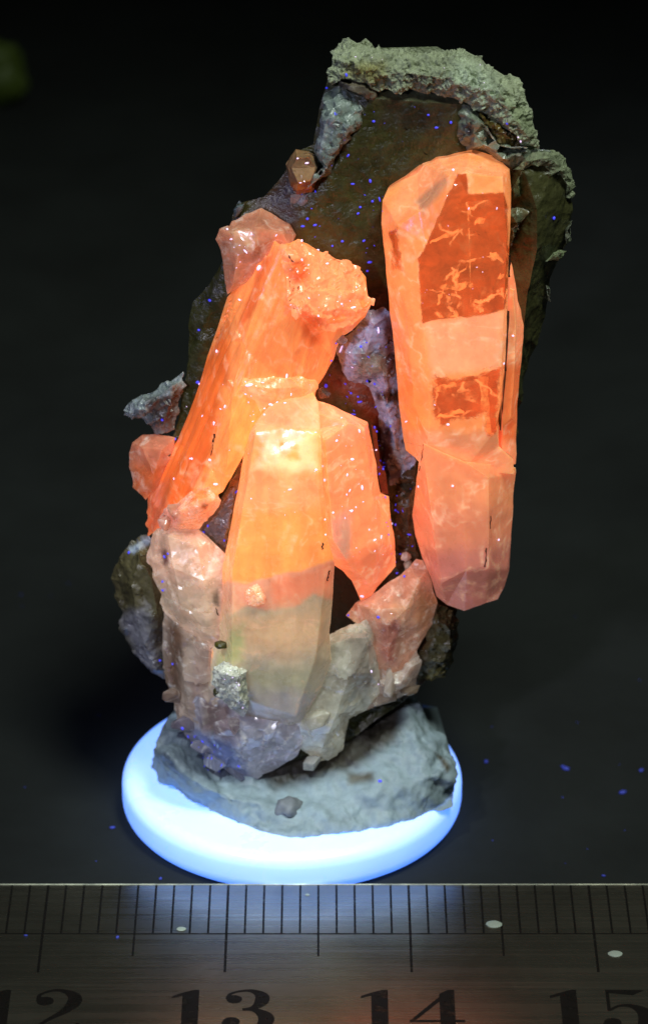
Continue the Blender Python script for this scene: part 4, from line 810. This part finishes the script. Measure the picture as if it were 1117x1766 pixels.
blue += scatter([(560, 160), (780, 170), (780, 250), (600, 280)], 9, .8, 1.8) + scatter([(680, 840), (715, 840), (715, 960), (650, 1030), (660, 1000)], 14, .9, 2.2) + scatter([(380, 1290), (440, 1340), (360, 1335), (310, 1250)], 18, 1.0, 2.6) + scatter([(640, 730), (655, 730), (682, 960), (672, 960)], 14, .9, 2)
grains('blue_dust', blue, 'blue_dust', spec, kind='stuff', label='scattered tiny dust grains glowing blue')
wht = [(447, 462, 5, 8, -.3), (781, 293, 6, 3, .4), (652, 570, 2.2, 11, .1), (588, 602, 2.2, 12, -.15), (608, 634, 7, 1.4, 0), (430, 664, 10, 3.6, .15), (374, 606, 3.6, 3.6, 0), (344, 662, 3, 3, 0), (466, 697, 4, 3, 0), (478, 694, 3, 2.4, 0), (456, 704, 2.4, 2.6, 0), (456, 715, 2.4, 2.4, 0), (388, 701, 2.4, 5, 0), (580, 760, 4, 2.8, 0), (607, 792, 5, 3.2, -.3), (560, 828, 4, 3.6, 0), (606, 881, 4.4, 3.4, 0), (574, 884, 3, 2.8, 0), (624, 841, 2.6, 7, 0), (560, 896, 2.4, 2.4, 0), (561, 922, 2.4, 2.4, 0), (556, 804, 2.8, 2.8, 0),
       (648, 776, 2.6, 2.6, 0), (675, 903, 3.4, 3, 0), (657, 926, 7, 2, .3), (646, 931, 4, 2.4, .3), (624, 1028, 5, 3.6, 0), (700, 727, 7, 2, .6), (772, 732, 3.6, 3, 0), (721, 839, 3, 3, 0), (780, 838, 3, 3, 0), (859, 931, 3.4, 3, 0), (884, 579, 3, 2.8, 0), (868, 627, 3, 3, 0), (372, 835, 6, 3, .2), (331, 791, 3, 3, 0), (362, 793, 3.4, 3.2, 0), (328, 791, 2.4, 2.4, 0), (369, 729, 2.2, 4, 0), (413, 517, 4.4, 2.4, 0), (548, 431, 3.6, 2.6, 0), (520, 415, 4, 3, .3), (609, 530, 8, 2.2, 0), (589, 524, 2.4, 2.4, 0), (897, 244, 2, 3.2, .4), (893, 237, 2, 2, 0),
       (529, 281, 5, 2.6, .2), (513, 273, 2.6, 2.2, 0), (518, 315, 3, 1.8, 0), (652, 1180, 2.0, 1.4, .7), (640, 1158, 2, 4, 0), (545, 810, 3, 2.6, 0)]
wht += scatter([(490, 440), (600, 460), (625, 510), (590, 560), (500, 540)], 16, 1.0, 2.8, 2.2) + scatter([(400, 640), (540, 640), (540, 690), (430, 740), (420, 680)], 16, .9, 2.4) + scatter([(560, 710), (630, 730), (660, 900), (670, 970), (600, 960), (560, 850)], 26, .8, 2.2) + scatter([(300, 700), (400, 560), (420, 780), (290, 860)], 9, .9, 2.0) + scatter([(425, 720), (550, 700), (560, 920), (400, 930)], 10, .7, 1.6) + scatter([(665, 300), (860, 300), (860, 760), (690, 740)], 14, .7, 1.6) + scatter([(385, 395), (490, 395), (400, 480)], 12, .8, 2.4) + scatter([(280, 900), (380, 950), (340, 1070)], 6, .8, 1.8) + scatter([(375, 1150), (425, 1160), (420, 1230)], 12, .8, 2.0) + scatter([(590, 90), (830, 110), (900, 230), (780, 160)], 10, .7, 1.3)
grains('painted_glints', wht, 'glint_dots', spec, kind='stuff', label='tiny glowing violet white grains painted in as lamp glints')

# dust on the mat and drops on the ruler
bm = bmesh.new()
def lint(x, y, z, r, el, ang):
    p = Wz(x, y, z); q = bmesh.ops.create_icosphere(bm, subdivisions=1, radius=1.0); s = r / 31.0
    for v in q['verts']:
        a, c = v.co.x * s * el, v.co.y * s
        v.co = p + Vector((a * math.cos(ang) - c * math.sin(ang), a * math.sin(ang) + c * math.cos(ang), v.co.z * s * 0.5))
for x, y, r in ((838, 1313, 4), (975, 1325, 6), (1073, 1366, 6), (1105, 1328, 4.5), (194, 1427, 4), (277, 1515, 3), (203, 1616, 3.4), (45, 1613, 2.6), (970, 1322, 4), (1040, 1510, 3)): lint(x, y, 0.05 if y < 1520 else RT + .02, r, 1.5, rd.uniform(0, 3))
for _ in range(10): lint(rd.uniform(780, 1117), rd.uniform(1050, 1515), .02, rd.uniform(.6, 1.6), rd.uniform(1, 2.5), rd.uniform(0, 3))
for _ in range(7): lint(rd.uniform(0, 220), rd.uniform(1000, 1515), .02, rd.uniform(.5, 1.2), rd.uniform(1, 2.5), rd.uniform(0, 3))
M['lint'] = flat('blue_lint', (60, 70, 160), 0.7, emit=(30, 44, 190), es=.12)
bm_obj('dust', bm, 'lint', None, smooth=180, kind='stuff', label='sparse blue glowing lint specks lying on the table and ruler')
M['drop'] = flat('dried_drop', (150, 160, 150), .5)
for x, y, r in ((851, 1594, 14), (1060, 1645, 12), (313, 1602, 8), (530, 1543, 4)):
    p = Wz(x, y, RT); bm = bmesh.new(); bmesh.ops.create_icosphere(bm, subdivisions=3, radius=1.0); s = r / 31.0
    for v in bm.verts: v.co = p + Vector((v.co.x * s * (1 + .15 * noise.noise(v.co * 2 + p)), v.co.y * s * .8, max(v.co.z, 0) * s * .18 + .004))
    bm_obj('dried_drop', bm, 'drop', ruler, RO, smooth=60)

# ------------------------------------------------------------------ dim green lump far behind
M['green'] = mineral('olive_green_stone', rough=.5, var=.3, scale=200, bump=.4, bscale=400)
c = Wz(-8, 175, 0.0)
bm = bmesh.new(); bmesh.ops.create_icosphere(bm, subdivisions=4, radius=1.0)
for v in bm.verts:
    q = v.co.copy(); k = 1 + .25 * noise.fractal(q * 1.3, .9, 2, 4); v.co = Vector((q.x * 3.0 * k, q.y * 2.4 * k, (q.z + .92) * 3.0 * k - .3))
for v in bm.verts: v.co *= MM
me = bpy.data.meshes.new('green_stone'); bm.to_mesh(me); nv = len(bm.verts); bm.free(); me.materials.append(M['green']); me.shade_smooth()
a = me.attributes.new('tint', 'FLOAT_COLOR', 'POINT'); a.data.foreach_set('color', np.tile(np.array([*lin((72, 88, 24)), 0], np.float32), nv))
gs = put(bpy.data.objects.new('green_stone', me), label='small dim olive green stone lying on the dark table behind the specimen', cat='stone')
gs.location = Vector((c.x, c.y, 0)) * MM
